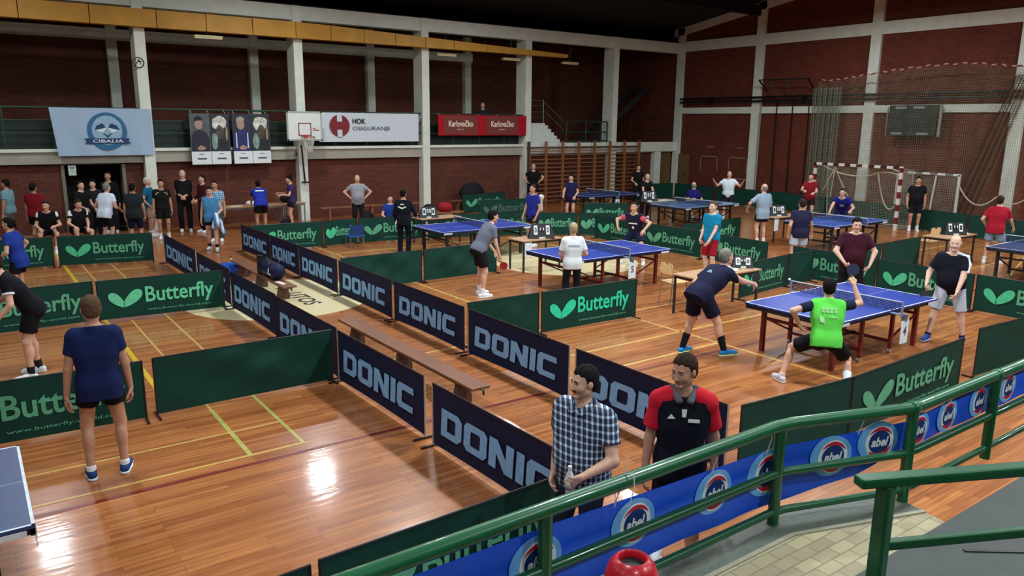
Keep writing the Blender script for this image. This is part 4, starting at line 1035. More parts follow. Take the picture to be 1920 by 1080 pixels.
# aisle row on the left (x = 3.75), seen from its left side: runs away from the viewer -> start at the far end
for (y1, y0, lb, lt) in ((6.62, 4.35, 'navy lettered barrier at the near end of the left aisle row', True), (9.1, 6.82, 'navy lettered barrier of the left aisle row beside the long brown bench', True),
                         (11.5, 9.2, 'navy lettered barrier of the left aisle row half hidden behind the plain green barrier', False), (13.9, 11.6, 'navy lettered barrier of the left aisle row crossing the pale circle', False),
                         (16.3, 14.1, 'navy lettered barrier of the left aisle row beside the blue towel on the floor', False), (19.4, 16.5, 'navy lettered barrier at the far end of the left aisle row', True)):
    barrier((3.75, y1), (3.78, y0), 'navy', lb, NG, light=lt, sag_=.03, seed=int(y1*10))
for (y1, y0, lb, lt) in ((6.72, 4.42, 'navy lettered barrier of the right aisle row behind the two standing men', True), (9.15, 6.82, 'navy barrier of the right aisle row meeting a plain green one at its far end', True), (11.5, 9.25, 'navy lettered barrier of the right aisle row opposite the middle of the long bench', False),
                         (13.85, 11.6, 'navy lettered barrier of the right aisle row beside the floor lettering', False), (16.0, 13.95, 'navy lettered barrier of the right aisle row beside the navy bag', False), (17.9, 16.05, 'short visible navy barrier between two others in the right aisle row', False), (20.2, 17.95, 'navy lettered barrier at the far end of the right aisle row', False)):
    barrier((5.80, y1), (5.80, y0), 'navy', lb, NG, light=lt, sag_=.03, seed=int(y1*10))
GG = 'green court barriers'
barrier((-.5, 4.02), (1.47, 4.12), 'plain', 'plain dark green barrier at the bottom edge left of the front railing banner', GG, seed=3)
barrier((1.52, 4.14), (3.56, 4.20), 'logo', 'dark green emblem barrier right behind the green front railing', GG, mint=MINTP, seed=4)
barrier((1.52, 9.12), (3.70, 9.16), 'plain', 'plain green barrier with free left end post beside the yellow line', GG, wr=.035, seed=5)
barrier((-.72, 9.18), (1.42, 9.08), 'logo', 'green emblem barrier behind the navy shirt boy at the left', GG, seed=6)
barrier((-2.9, 9.2), (-.76, 9.18), 'logo', 'green emblem barrier cut by the left picture edge', GG, seed=7)
barrier((1.62, 14.18), (3.66, 14.05), 'logo', 'green emblem barrier with bright wings ending at the pale circle', GG, mint=mat('print_light_mint', (104, 214, 164)), seed=8)
barrier((-.50, 14.15), (1.58, 14.22), 'logo', 'green emblem barrier behind the black shirt player bending left', GG, seed=9)
barrier((1.62, 20.2), (3.56, 19.75), 'logo', 'green emblem barrier in front of the seated pair in black and white', GG, seed=10)
barrier((-.42, 20.25), (1.53, 20.22), 'logo', 'green emblem barrier behind the blue shirt long haired player', GG, seed=11)
# right courts, front and side rows
barrier((5.98, 9.45), (7.33, 9.42), 'plain', 'short plain green barrier between navy row and bright emblem barrier', GG, wr=.015, seed=12)
barrier((7.37, 9.42), (9.45, 9.36), 'logo', 'green barrier with the brightest mint emblem in front of the white shirt boy', GG, mint=mat('print_bright_mint', (40, 226, 176)), seed=13)
barrier((5.92, 14.05), (7.78, 14.1), 'plain', 'plain green barrier with sagging folds left of the grey shirt player', GG, wr=.045, seed=14)
barrier((7.82, 14.1), (9.75, 14.15), 'plain', 'plain green barrier directly behind the grey shirt player', GG, wr=.045, seed=15)
barrier((5.90, 4.36), (7.62, 4.22), 'plain', 'plain dark green barrier behind the red sleeved man', GG, seed=16)
barrier((7.62, 4.22), (10.30, 4.28), 'logo', 'dark green emblem barrier in front of the green shirt player', GG, mint=MINTP, seed=17)
barrier((10.95, 4.38), (13.0, 4.25), 'plain', 'plain dark barrier at the right edge above the banner railing', GG, seed=18)
barrier((12.15, 9.25), (14.02, 9.48), 'logo', 'green emblem barrier behind the umpire table with papers', GG, seed=19)
barrier((14.04, 9.48), (14.98, 9.5), 'plain', 'short plain green barrier left of the maroon shirt player', GG, seed=20)
barrier((15.1, 10.1), (15.1, 8.12), 'logo', 'green emblem barrier directly behind the maroon shirt player', GG, mint=MINTP, seed=21)
barrier((15.08, 8.1), (15.05, 6.22), 'logo', 'green emblem barrier between maroon shirt and white striped player', GG, wr=.012, seed=22)
barrier((15.08, 6.2), (15.05, 4.2), 'logo', 'green emblem barrier at the right edge behind the white striped player', GG, wr=.012, seed=23)
barrier((15.15, 12.75), (15.08, 10.75), 'logo', 'green emblem barrier behind the teal shirt player', GG, mint=MINTP, seed=24)
barrier((15.15, 14.85), (15.15, 12.8), 'logo', 'green emblem barrier right of the middle blue table', GG, mint=MINTP, seed=25)
barrier((15.2, 16.9), (15.15, 14.9), 'logo', 'green emblem barrier behind the pink sleeved player', GG, seed=26)
barrier((15.15, 17.6), (16.1, 16.9), 'logo', 'lower of two stacked looking green barriers left of the pink sleeved player', GG, mint=MINTP, seed=27, web=False)
barrier((17.2, 19.75), (18.5, 18.9), 'logo', 'upper of two stacked looking green barriers below the far dark blue table', GG, mint=MINTP, seed=28, web=False)
barrier((15.7, 13.95), (18.5, 14.2), 'logo', 'green emblem barrier seen past the back of the teal shirt player', GG, seed=29)
barrier((15.4, 9.15), (17.2, 9.2), 'plain', 'plain green barrier behind the right shoulder of the maroon player', GG, seed=30)
barrier((17.25, 9.2), (19.1, 9.25), 'plain', 'plain green barrier ending near the right umpire table', GG, seed=31)
# back rows
barrier((5.9, 19.8), (7.82, 19.68), 'logo', 'green emblem barrier at the back corner meeting the navy row', GG, seed=32)
barrier((7.84, 19.68), (8.86, 19.78), 'logo', 'narrow green barrier behind the small blue stool', GG, seed=33, web=False)
barrier((8.9, 19.75), (10.9, 19.5), 'logo', 'green emblem barrier left of the black tracksuit person', GG, mint=MINTP, seed=34)
barrier((10.95, 19.45), (12.95, 18.85), 'logo', 'green barrier behind the back left blue table', GG, mint=MINTP, seed=35)
barrier((13.0, 18.8), (14.0, 18.35), 'logo', 'green emblem barrier left of the blue shirt boy beyond the back table', GG, seed=36)
barrier((14.05, 18.3), (15.15, 17.65), 'logo', 'green barrier right of the blue shirt boy beyond the umpire table', GG, mint=MINTP, seed=37, web=False)
barrier((15.2, 24.35), (17.35, 24.6), 'logo', 'dark green barrier standing near the back wall left of the wall bars', GG, mint=MINTP, seed=38)
barrier((14.6, 22.3), (16.7, 22.0), 'logo', 'dark green barrier in front of another near the back wall', GG, mint=mat('print_grey_green', (70, 100, 88)), seed=39)
for i, (p, q, lb) in enumerate((((24.6, 24.9), (26.8, 24.5), 'plain green barrier in the far right corner'), ((26.8, 24.4), (26.9, 22.2), 'plain green barrier behind the seated blue shirt umpire along the right wall'), ((26.9, 22.1), (27.0, 19.9), 'plain green barrier along the right wall behind the white shirt player'),
                                ((27.0, 19.8), (26.9, 17.6), 'plain green barrier along the right wall behind the light grey shirt player'), ((26.75, 17.5), (26.4, 15.5), 'plain green barrier behind the goal left half and the dark red shirt'), ((26.4, 15.4), (26.35, 13.3), 'plain green barrier behind the right half of the big goal'),
                                ((25.75, 12.85), (25.35, 10.9), 'plain green barrier right of the goal behind the black shirt man'), ((25.3, 10.85), (24.9, 8.75), 'plain green barrier behind the chair of the right umpire table'), ((24.88, 8.7), (24.6, 6.6), 'plain green barrier at the right edge behind the red shirt player'))):
    barrier(p, q, 'plain', lb, GG, wr=.012, seed=50+i)

# ================================================================== tables
BLUE = mat('table_blue', (34, 58, 150), rough=.38, var=.05, spec=.4); DBLUE = mat('table_dark_blue', (38, 58, 96), rough=.4, var=.05)
LINE = mat('table_line', (214, 222, 230)); TEDGE = mat('table_edge', (16, 18, 30), rough=.5)
REDLEG = mat('table_leg_red', (112, 28, 30), rough=.4); DARKLEG = mat('table_leg_dark', (30, 30, 38), rough=.45); NETM = net_mat('table_net', (34, 44, 70), .025, .009, ('X', 'Y'))
def tt_table(cx, cy, label, legs=REDLEG, top=BLUE, card=None, end_letters=False):
    t = thing('table_tennis_table', label, 'table tennis table', (cx, cy, 0), 0, 'table tennis tables in the hall')
    a, b = 1.37, .7625
    for s_ in (-1, 1):
        x0, x1 = sorted((s_*.004, s_*a)); m = MB(); m.bx(x0, x1, -b, b, .735, .76); tp = m.build('table_top', top, t, bevel=.003)
        m = MB(); w = .02; e0, e1 = sorted((s_*(a-w), s_*a)); m.bx(e0, e1, -b, b, .7602, .7612); m.bx(x0, x1, -b, -b+w, .7602, .7612); m.bx(x0, x1, b-w, b, .7602, .7612); m.bx(x0, x1, -.0015, .0015, .7602, .7612); m.build('line_marking', LINE, tp)
        m = MB(); e0, e1 = sorted((s_*(a-.03), s_*(a-.005))); m.bx(e0, e1, -b+.02, b-.02, .675, .735); m.bx(x0, x1, -b+.02, -b+.045, .685, .735); m.bx(x0, x1, b-.045, b-.02, .685, .735); m.build('apron', TEDGE, t)
        for y in (-.58, .58):
            m = MB(); m.bx(s_*1.12-.03, s_*1.12+.03, y-.03, y+.03, .0, .69); m.build('leg', legs, t)
            m = MB(); m.bx(s_*.42-.025, s_*.42+.025, y-.025, y+.025, .07, .69); l = m.build('leg', legs, t)
            m = MB(); m.lathe([(.012, -.02), (.035, -.02), (.035, .02), (.012, .02)], n=14); wl = m.build('wheel', mat('wheel_grey', (140, 136, 130)), l); wl.rotation_euler = (PI/2, 0, 0); wl.location = (s_*.42, y, .037)
        m = MB(); m.bx(s_*1.12-.02, s_*1.12+.02, -.58, .58, .50, .54); m.bx(s_*.42-.02, s_*.42+.02, -.58, .58, .16, .20); m.bar((s_*.42, -.58, .22), (s_*1.12, -.58, .52), .025, .025); m.bar((s_*.42, .58, .22), (s_*1.12, .58, .52), .025, .025); m.build('cross_brace', legs, t)
        m = MB(); m.bx(s_*1.2-.12, s_*1.2+.12, -b-.001, -b+.003, .69, .73); m.build('side_plate', mat('table_plate', (206, 210, 214)), t)
    m = MB(); m.bar((-.42, 0, .2), (.42, 0, .2), .03, .03); m.build('centre_bar', DARKLEG, t)
    n_ = net_sheet(lambda u, v: (0, -.915+1.83*u, .762+.15*v), 8, 2, 1.83, .15, NETM, t, 'net')
    m = MB(); m.bx(-.004, .004, -.915, .915, .900, .9135); m.build('net_tape', LINE, n_)
    for y in (-.915, .915): m = MB(); m.bx(-.012, .012, y-.012, y+.012, .70, .915); m.bx(-.03, .03, min(y, y*.8), max(y, y*.8), .715, .733); m.build('net_post', mat('net_post', (120, 134, 170), rough=.4), n_)
    if end_letters:
        m = MB(); m.bx(a+.001, a+.006, -.55, .15, .50, .67); pl = m.build('end_board', mat('end_board', (206, 210, 214)), t)
        o = txt('DONIC', .55, .09, mat('print_black', (14, 14, 18)), pl, a+.008, -.5, .535, bold=.04); o.rotation_euler = (0, 0, PI/2)
    if card:
        c = thing('number_card', card[1], 'number card', (cx+card[2], cy-.955, .30))
        m = MB(); m.bx(-.10, .10, -.004, .004, 0, .34); m.build('sheet', mat('card_white', (222, 230, 236)), c)
        if card[0]: txt(card[0], .08, .14, mat('card_ink', (60, 72, 90)), c, -.04, -.006, .12, bold=.02)
        m = MB(); m.bx(-.03, .03, -.01, .05, .33, .43); m.build('clip', mat('clip_grey', (90, 100, 120)), c)
    return t
tt_table(10.76, 6.26, 'blue table with red legs where the green shirt player crouches', card=('4', 'white number card hanging from the front right table', .05))
tt_table(10.80, 11.85, 'blue table with red legs between white shirt boy and pink sleeved player', card=('5', 'white number card hanging from the middle table with red legs', .05))
tt_table(10.65, 16.55, 'blue table at the back left beside the black tracksuit person', legs=DARKLEG)
tt_table(19.85, 6.75, 'dark blue table at the right picture edge beside the red shirt player', legs=DARKLEG, top=DBLUE)
tt_table(19.95, 12.05, 'blue table with dark legs in front of the goal', legs=DARKLEG, top=mat('table_mid_blue', (32, 70, 150), rough=.38), card=None)
tt_table(20.0, 17.25, 'grey blue table in front of the white shirt player with raised hands', legs=DARKLEG, top=mat('table_grey_blue', (70, 96, 140), rough=.25), card=('2', 'white number card left of the teal shirt player', -.05))
tt_table(19.75, 21.6, 'farthest dark blue table in front of the wall bars', legs=DARKLEG, top=mat('table_far_blue', (36, 52, 110), rough=.4), card=('1', 'white number card hanging from the farthest table', -.1))
tt_table(-1.24, 6.28, 'dark blue table cut by the left picture edge', legs=DARKLEG, top=mat('table_left_blue', (46, 66, 108), rough=.4), end_letters=True)

# umpire tables, chairs, flip scoreboards -----------------------------------
WOODT = mat('desk_wood', (186, 146, 112), rough=.4, var=.1, scale=6)
def desk(label, cx, cy, lx, ly, rz=0, top=WOODT, leg=None, h=.74):
    t = thing('umpire_table', label, 'table', (cx, cy, 0), rz); leg = leg or mat('desk_leg', (40, 36, 40), rough=.4)
    m = MB(); m.bx(-lx/2, lx/2, -ly/2, ly/2, h-.028, h); m.build('desk_top', top, t, bevel=.004)
    m = MB()
    for y in (-ly/2+.05, ly/2-.05): m.bx(-lx/2+.05, lx/2-.05, y-.012, y+.012, h-.08, h-.028)
    for x in (-lx/2+.05, lx/2-.05): m.bx(x-.012, x+.012, -ly/2+.05, ly/2-.05, h-.08, h-.028)
    m.build('frame', leg, t)
    for x in (-1, 1):
        for y in (-1, 1): m = MB(); m.bx(x*(lx/2-.045)-.018, x*(lx/2-.045)+.018, y*(ly/2-.045)-.018, y*(ly/2-.045)+.018, 0, h-.028); m.build('leg', leg, t)
    return t
def flip(label, x, y, rz, nums, white=False, s_=1.0, z=.741):
    t = thing('flip_scoreboard', label, 'scoreboard', (x, y, z), rz)
    m = MB(); m.prism([(-.26*s_, -.11, 0), (-.26*s_, .11, 0), (-.14*s_, .0, .27*s_)], (0, 0, 0)) if False else None
    m = MB(); m.add([(-.25*s_, -.11, 0), (.25*s_, -.11, 0), (.25*s_, .11, 0), (-.25*s_, .11, 0), (-.18*s_, -.015, .27*s_), (.18*s_, -.015, .27*s_), (.18*s_, .015, .27*s_), (-.18*s_, .015, .27*s_)], [(0, 3, 2, 1), (4, 5, 6, 7), (0, 1, 5, 4), (1, 2, 6, 5), (2, 3, 7, 6), (3, 0, 4, 7)])
    m.build('stand', mat('flip_black', (16, 16, 18), rough=.5), t)
    tilt = math.atan2(.095, .27*s_)
    for i, (nx, w_, nt_) in enumerate(((-.115, .085, nums[0]), (.115, .085, nums[1]), (-.03, .042, '0'), (.03, .042, '0'))):
        hh = .17 if i < 2 else .09
        m = MB(); m.bx(-w_/2, w_/2, -.004, 0, 0, hh*s_); c = m.build('number_leaf', WH if white or i < 2 else mat('flip_leaf_dark', (40, 40, 44)), t)
        c.location = (nx*s_, -.082, .075*s_+(.06*s_ if i > 1 else 0)); c.rotation_euler = (-tilt, 0, 0)
        txt(nt_, w_*.6, hh*.6*s_, mat('flip_ink', (20, 20, 24)) if white or i < 2 else WH, c, -w_*.3, -.0045, hh*.2*s_, bold=.03, name='numeral')
    m = MB(); m.bx(-.06*s_, .06*s_, -.118, -.112, .005, .04); m.build('name_strip', WH, t)
    return t
def chair(label, x, y, rz, wood=None):
    t = thing('plywood_chair', label, 'chair', (x, y, 0), rz); wood = wood or mat('plywood', (222, 184, 128), rough=.4)
    m = MB(); m.bx(-.19, .19, -.19, .19, .435, .45); m.build('seat', wood, t, bevel=.005)
    pts = [(-.18, 0, .60), (.18, 0, .60), (.19, 0, .74), (.17, 0, .80), (.06, 0, .81), (.045, 0, .775), (-.045, 0, .775), (-.06, 0, .81), (-.17, 0, .80), (-.19, 0, .74)]
    m = MB(); m.prism([(p[0], .20, p[2]) for p in pts], (0, .012, 0)); m.build('backrest', wood, t)
    fr = mat('chair_tube', (150, 140, 128), rough=.35, metal=.5)
    for sx in (-1, 1):
        m = MB(); m.tube([(sx*.17, -.18, .0), (sx*.17, -.15, .43)], .011, 8); m.build('leg', fr, t)
        m = MB(); m.tube([(sx*.17, .22, .0), (sx*.17, .18, .43), (sx*.16, .205, .78)], .011, 8); m.build('leg', fr, t)
    for y in (-.15, .18): m = MB(); m.tube([(-.17, y, .425), (.17, y, .425)], .01, 6); m.build('seat_rail', fr, t)
    return t
desk('wooden umpire table left of the white shirt boy', 10.78, 14.05, 1.15, .62)
flip('black flip scoreboard on the umpire table left of the white shirt boy', 10.85, 13.92, math.radians(-25), ('0', '0'), s_=1.25)
m = MB(); m.bx(10.22, 10.42, 13.70, 13.706, .38, .70); o = m.build('number_card', mat('card_white', (222, 230, 236))); tag(o, 'white sheet taped to the left umpire table leg', 'paper')
desk('umpire table with papers behind the bent navy shirt player', 11.1, 8.95, 1.75, .62, leg=mat('desk_leg', (40, 36, 40)))
for k, (x, y) in enumerate(((11.35, 9.0), (11.55, 9.05), (11.45, 8.9))):
    m = MB(); m.box((0, 0, .001+k*.002), (.30, .21, .002), .3*k); o = m.build('paper_sheet', mat('paper', (220, 216, 204)), loc=(x, y, .741)); tag(o, 'white score sheet lying on the umpire table by the bent navy player', 'paper', 'score sheets on the umpire table')
flip('black flip scoreboard at the right end of the papers table', 11.80, 8.95, math.radians(-40), ('0', '0'), s_=.8)
chair('pale plywood chair left of the bent navy shirt player', 10.85, 9.75, math.radians(80))
desk('wooden umpire table beside the black tracksuit person', 10.85, 18.75, 1.3, .6)
flip('flip scoreboard with white leaves behind the black tracksuit person', 10.55, 18.7, math.radians(-20), ('1', '1'), white=True, s_=1.1)
desk('wooden umpire table between the light grey shirt and white shorts players', 19.75, 13.75, 1.3, .6)
flip('white flip scoreboard behind the light grey shirt player', 19.6, 13.75, math.radians(-25), ('1', '3'), white=True, s_=1.15)
m = MB(); m.bx(19.0, 19.2, 13.40, 13.406, .36, .70); o = m.build('number_card', mat('card_white', (222, 230, 236))); tag(o, 'white number card beside the light grey shirt player shorts', 'number card')
desk('wooden umpire table left of the red shirt player', 19.95, 8.95, 1.5, .62)
flip('black flip scoreboard with two white ones left of the red shirt player', 20.0, 8.9, math.radians(-35), ('1', '1'), s_=1.15)
m = MB(); m.bx(19.25, 19.6, 8.60, 8.606, .28, .72); o = m.build('number_card', mat('card_white', (222, 230, 236))); tag(o, 'white number card behind the bald head of the striped player', 'number card')
m = MB(); m.box((20.45, 8.85, .743), (.3, .21, .004), .4); o = m.build('paper_sheet', mat('paper', (220, 216, 204))); tag(o, 'white sheet on the table left of the red shirt player', 'paper')
chair('pale plywood chair at the green barrier right of the goal', 20.5, 9.75, math.radians(170))
desk('small umpire table left of the seated blue shirt umpire', 19.9, 18.85, 1.35, .6, top=mat('desk_pale', (176, 176, 168), rough=.4))
flip('white flip scoreboard left of the seated blue shirt umpire', 19.35, 18.8, math.radians(-20), ('0', '0'), white=True, s_=1.3)
m = MB(); m.box((20.1, 18.8, .744), (.4, .25, .006), .2); o = m.build('paper_sheet', mat('paper', (220, 216, 204))); tag(o, 'pale sheet on the table left of the seated blue shirt umpire', 'paper')
chair('chair under the seated blue shirt umpire', 21.33, 18.5, math.radians(110))
desk('long wooden table at the back wall with papers and bags', 7.3, 24.35, 2.0, .7, leg=mat('desk_leg_steel', (120, 120, 130), rough=.4))
desk('wooden table at the back wall beside the purple shirt woman', 8.75, 24.6, .75, .6, leg=mat('desk_leg_steel', (120, 120, 130)))
def lump(name, label, cat, loc, r, col, rz=0, seed=0, flatb=True, rough=.8):
    f = Field(); rnd = random.Random(seed)
    f.ell((0, 0, r[2]*.8), r, .05)
    for k in range(5): f.ell((rnd.uniform(-.5, .5)*r[0], rnd.uniform(-.5, .5)*r[1], r[2]*rnd.uniform(.5, 1.3)), (r[0]*.5, r[1]*.6, r[2]*.5), .06)
    me = np_mesh(name, [(*f.mesh(max(.012, min(r)/8), cuts=[(vec(0, 0, .002), vec(0, 0, -1))]), 0)])
    t = thing(name, label, cat, loc, rz); put('bag_body' if 'bag' in name else 'folds', me, cloth('cl_%s_%d' % (name, col[0]), col, rough=rough), t)
    return t
lump('towel', 'white crumpled towel on the back wall table beside the bending blue player', 'towel', (7.35, 24.3, .74), (.16, .10, .08), (226, 226, 230), seed=1)
m = MB(); m.box((6.85, 24.3, .745), (.4, .28, .008), .2); o = m.build('paper_sheet', mat('paper', (220, 216, 204))); tag(o, 'loose sheets on the long table at the back wall', 'paper')
b = lump('sports_bag', 'dark bag on the table beside the purple shirt woman', 'bag', (8.6, 24.6, .74), (.22, .14, .14), (24, 24, 22), seed=2)
m = MB(); m.tube(sag((-.12, 0, .2), (.12, 0, .2), -.12), .012, 6); m.build('handle', BLACKM, b)
b = lump('sports_bag', 'dark bag under the tables at the back wall', 'bag', (8.25, 23.75, 0), (.2, .15, .18), (30, 28, 36), seed=3)
m = MB(); m.tube(sag((-.12, 0, .3), (.12, 0, .3), -.12), .012, 6); m.build('handle', BLACKM, b)
b = lump('sports_bag', 'dark bulky bag heaped behind the barrier near the back wall', 'bag', (16.1, 25.1, .42), (.55, .3, .36), (30, 28, 28), seed=4)
bench('low bench under the dark bulky bag at the back wall', 15.2, 17.2, 25.2, .42)
m = MB(); m.tube(sag((-.2, -.1, .6), (.25, -.1, .6), -.1), .015, 6); m.build('handle', BLACKM, b)
lump('sports_bag', 'red bag on the floor near the back left table scoreboard', 'bag', (13.0, 21.9, .45), (.26, .18, .17), (150, 26, 36), seed=5)
lump('sports_bag', 'black bag beside the red bag behind the white scoreboard', 'bag', (12.2, 21.6, .45), (.22, .18, .18), (22, 22, 26), seed=6)
bench('low bench carrying the red and black bags near the back wall', 11.8, 13.6, 21.8, .45)
lump('jacket', 'black jacket with white stripe draped at the barrier below the grey shirt man', 'jacket', (9.75, 21.0, 0), (.28, .22, .42), (16, 16, 18), seed=7)

# long bench in the aisle and the farther one with the navy bag
def aisle_bench(label, x, y0, y1, h=.33):
    t = thing('gym_bench', label, 'bench', (x, y0, 0)); L = y1-y0; wd = mat('old_bench_wood', (118, 72, 46), rough=.4, var=.18, scale=5); wdk = mat('old_bench_dark', (86, 58, 42), rough=.5)
    m = MB(); m.bx(-.13, .13, 0, L, h-.035, h); m.build('seat_plank', wd, t, bevel=.008)
    m = MB(); m.bx(-.03, .03, .35, L-.35, h-.11, h-.035); m.build('keel', wdk, t)
    for y in (.42, L/2, L-.42):
        m = MB(); m.prism([(-.12, y-.035, 0), (.12, y-.035, 0), (.12, y-.035, .08), (.07, y-.035, h-.035), (-.07, y-.035, h-.035), (-.12, y-.035, .08)], (0, .07, 0)); m.build('leg', wdk, t)
    m = MB(); m.tube([(.0, -.005, h-.02), (.0, -.05, h-.03), (.0, -.055, h-.08)], .014, 6); m.build('hook', BLACKM, t)
    m = MB(); m.bx(-.15, .15, L*.5-.0, L*.5+.02, h-.04, h-.036); m.build('joint', wdk, t)
    return t
aisle_bench('long brown gym bench lying in the aisle between the navy barrier rows', 4.68, 7.1, 11.0)
aisle_bench('second gym bench farther up the aisle under the navy bag', 4.78, 13.75, 17.2)
f = Field(); f.cone((-.0, -.28, .17), (0, .28, .17), .15, .15, .06).ell((0, -.3, .15), (.15, .10, .14), .05).ell((0, .3, .15), (.15, .10, .14), .05)
t = thing('sports_bag', 'navy sports bag with white emblem on the far gym bench', 'bag', (4.78, 14.75, .33))
put('bag_body', np_mesh('bag_body', [(*f.mesh(.018, cuts=[(vec(0, 0, .004), vec(0, 0, -1))]), 0)]), cloth('bag_navy', (24, 28, 60), rough=.55), t)
m = MB(); m.prism([(-.152, -.36, .12), (-.152, -.18, .12), (-.15, -.24, .24)], (-.006, 0, 0)); m.prism([(-.10, -.385, .12), (.06, -.385, .10), (.0, -.385, .22)], (0, -.01, 0)); m.build('emblem', WH, t)
m = MB(); m.tube(sag((-.1, -.15, .3), (-.1, .15, .3), -.12), .012, 6); m.tube(sag((.1, -.15, .3), (.1, .15, .3), -.12), .012, 6); m.build('handle', BLACKM, t)
m = MB(); m.bx(-.16, -.05, .33, .43, .02, .40); m.build('end_pocket', BLACKM, t)
m = MB(); m.box((0, 0, .006), (.09, .3, .012), .15); o = m.build('paper_strip', mat('paper', (220, 216, 204)), loc=(4.72, 14.12, .331)); tag(o, 'white strip lying on the far gym bench beside the navy bag', 'paper')
lump('towel', 'blue and black cloth heap on the floor in front of the walking blue shirt player', 'towel', (4.72, 17.35, .0), (.42, .52, .12), (24, 70, 170), seed=8)
t = thing('water_bottle', 'small yellow bottle standing behind the blue cloth heap', 'bottle', (4.95, 18.2, 0))
m = MB(); m.lathe([(.032, 0), (.034, .02), (.034, .15), (.014, .19), (.014, .21)], n=14); m.build('bottle_body', mat('bottle_yellow', (226, 200, 120), rough=.3), t, smooth=True)
m = MB(); m.lathe([(.017, .205), (.017, .235)], n=12); m.build('cap', mat('cap_dark', (60, 40, 30)), t)
# small blue stool at the back row
t = thing('step_stool', 'small blue stool in front of the narrow green barrier', 'stool', (8.55, 19.25, 0))
m = MB(); m.bx(-.22, .22, -.18, .18, .30, .34); m.build('seat', mat('stool_blue', (30, 84, 170), rough=.4), t)
m = MB(); m.bx(-.2, .2, -.16, -.15, .34, .62); m.build('backrest', mat('stool_blue_dark', (30, 60, 110), rough=.4), t)
for x in (-.19, .19):
    for y in (-.15, .15): m = MB(); m.tube([(x, y, 0), (x, y, .3)], .012, 6); m.build('leg', mat('chair_tube', (150, 140, 128)), t)
# white towel roll on a stand before the wall bars
t = thing('towel_stand', 'white towel on a thin stand before the wall bars', 'stand', (15.95, 20.5, 0))
m = MB(); m.tube([(0, 0, 0), (0, 0, .75)], .015, 6); m.bx(-.15, .15, -.15, .15, 0, .02); m.build('pole', BLACKM, t)
m = MB(); m.lathe([(.05, .42), (.07, .5), (.06, .8), (.10, .86), (.11, .95), (.04, 1.0)], n=14); m.build('towel', mat('towel_white', (220, 218, 214)), t, smooth=True)

# ================================================================== front railing, banner, bin
t = thing('front_railing', 'green tubular railing along the tiled walkway at the bottom right', 'railing', (0, 0, 0))
def rail(z, r, zs=None):
    m_ = MB(); pts = [(-3, 3.02, z), (1.0, 3.02, z), (4.50, 3.02, z), (4.66, 2.995, z), (5.64, 2.67, z), (5.80, 2.65, z), (9.8, 2.65, z)]
    m_.tube(pts, r, 14); return auto_ob(m_.build('rail', GREENP, t, smooth=True))
def auto_ob(o): auto_smooth(o.data); return o
rail(1.275, .046); rail(.905, .032); rail(.60, .028)
for x, y in ((.2, 3.02), (2.42, 3.02), (4.56, 3.02), (5.70, 2.655), (7.10, 2.65), (8.5, 2.65)):
    m = MB(); m.tube([(x, y, .5), (x, y, 1.27)], .042, 14); auto_ob(m.build('post', GREENP, t, smooth=True))
    if x > 5.6: m = MB(); m.tube([(x-.03, y, 1.275), (x+.03, y, 1.275)], .051, 14); m.build('joint_sleeve', GREENP, t, smooth=True)
# printed blue banner tied outside the railing
t = thing('railing_banner', 'blue sponsor banner with repeated round logos tied to the green railing', 'banner', (0, 0, 0))
bn = mat('banner_blue', (20, 84, 216), rough=.45, var=.18, scale=1.3)
def bpath(x):
    if x < 4.62: y = 3.02
    elif x < 5.72: y = 3.02-(x-4.62)/(1.10)*.37
    else: y = 2.65
    return y+.068
def zt(x): return float(np.interp(x, [-1, 2.56, 3.22, 4.62, 5.7, 5.95, 7.45, 9], [1.13, 1.12, 1.10, 1.06, 1.13, 1.13, 1.2, 1.2]))
def zb(x): return float(np.interp(x, [-1, 3.4, 4.63, 5.3, 5.7, 7.5, 9], [.62, .645, .62, .74, .90, .90, .90]))
m = MB(); n = 120; nz = 6
for s_ in (0, 1):
    for i in range(n+1):
        x = -.6+9.2*i/n
        for j in range(nz+1):
            b = j/nz; m.v.append((x, bpath(x)+.006*math.sin(x*9+b*3)*(1-b)+s_*.004, zb(x)+(zt(x)-zb(x))*b))
N1 = (n+1)*(nz+1)
for i in range(n):
    for j in range(nz):
        q = (i*(nz+1)+j, (i+1)*(nz+1)+j, (i+1)*(nz+1)+j+1, i*(nz+1)+j+1); m.f.append(q); m.f.append(tuple(k+N1 for k in reversed(q)))
m.build('banner_sheet', bn, t, smooth=True)
LB = mat('logo_halo', (110, 178, 240), rough=.5); LW = mat('logo_white', (232, 238, 240), rough=.5); LN = mat('logo_navy', (18, 52, 118), rough=.5); LR = mat('logo_red', (196, 30, 62), rough=.5)
def crescent(cx, cz, r, a0, a1, w, sq=1.0, n=14):
    out, inn = [], []
    for i in range(n+1):
        q = i/n; a = math.radians(a0+(a1-a0)*q); ww = w*math.sin(PI*min(1, q*1.02))**.7
        out.append((cx+r*math.cos(a), 0, cz+r*sq*math.sin(a))); inn.append((cx+(r-ww)*math.cos(a), 0, cz+(r-ww)*sq*math.sin(a)))
    mm = MB()
    for i in range(n): mm.prism([out[i], out[i+1], inn[i+1], inn[i]], (0, -.0015, 0))
    return mm
LOGO = {}
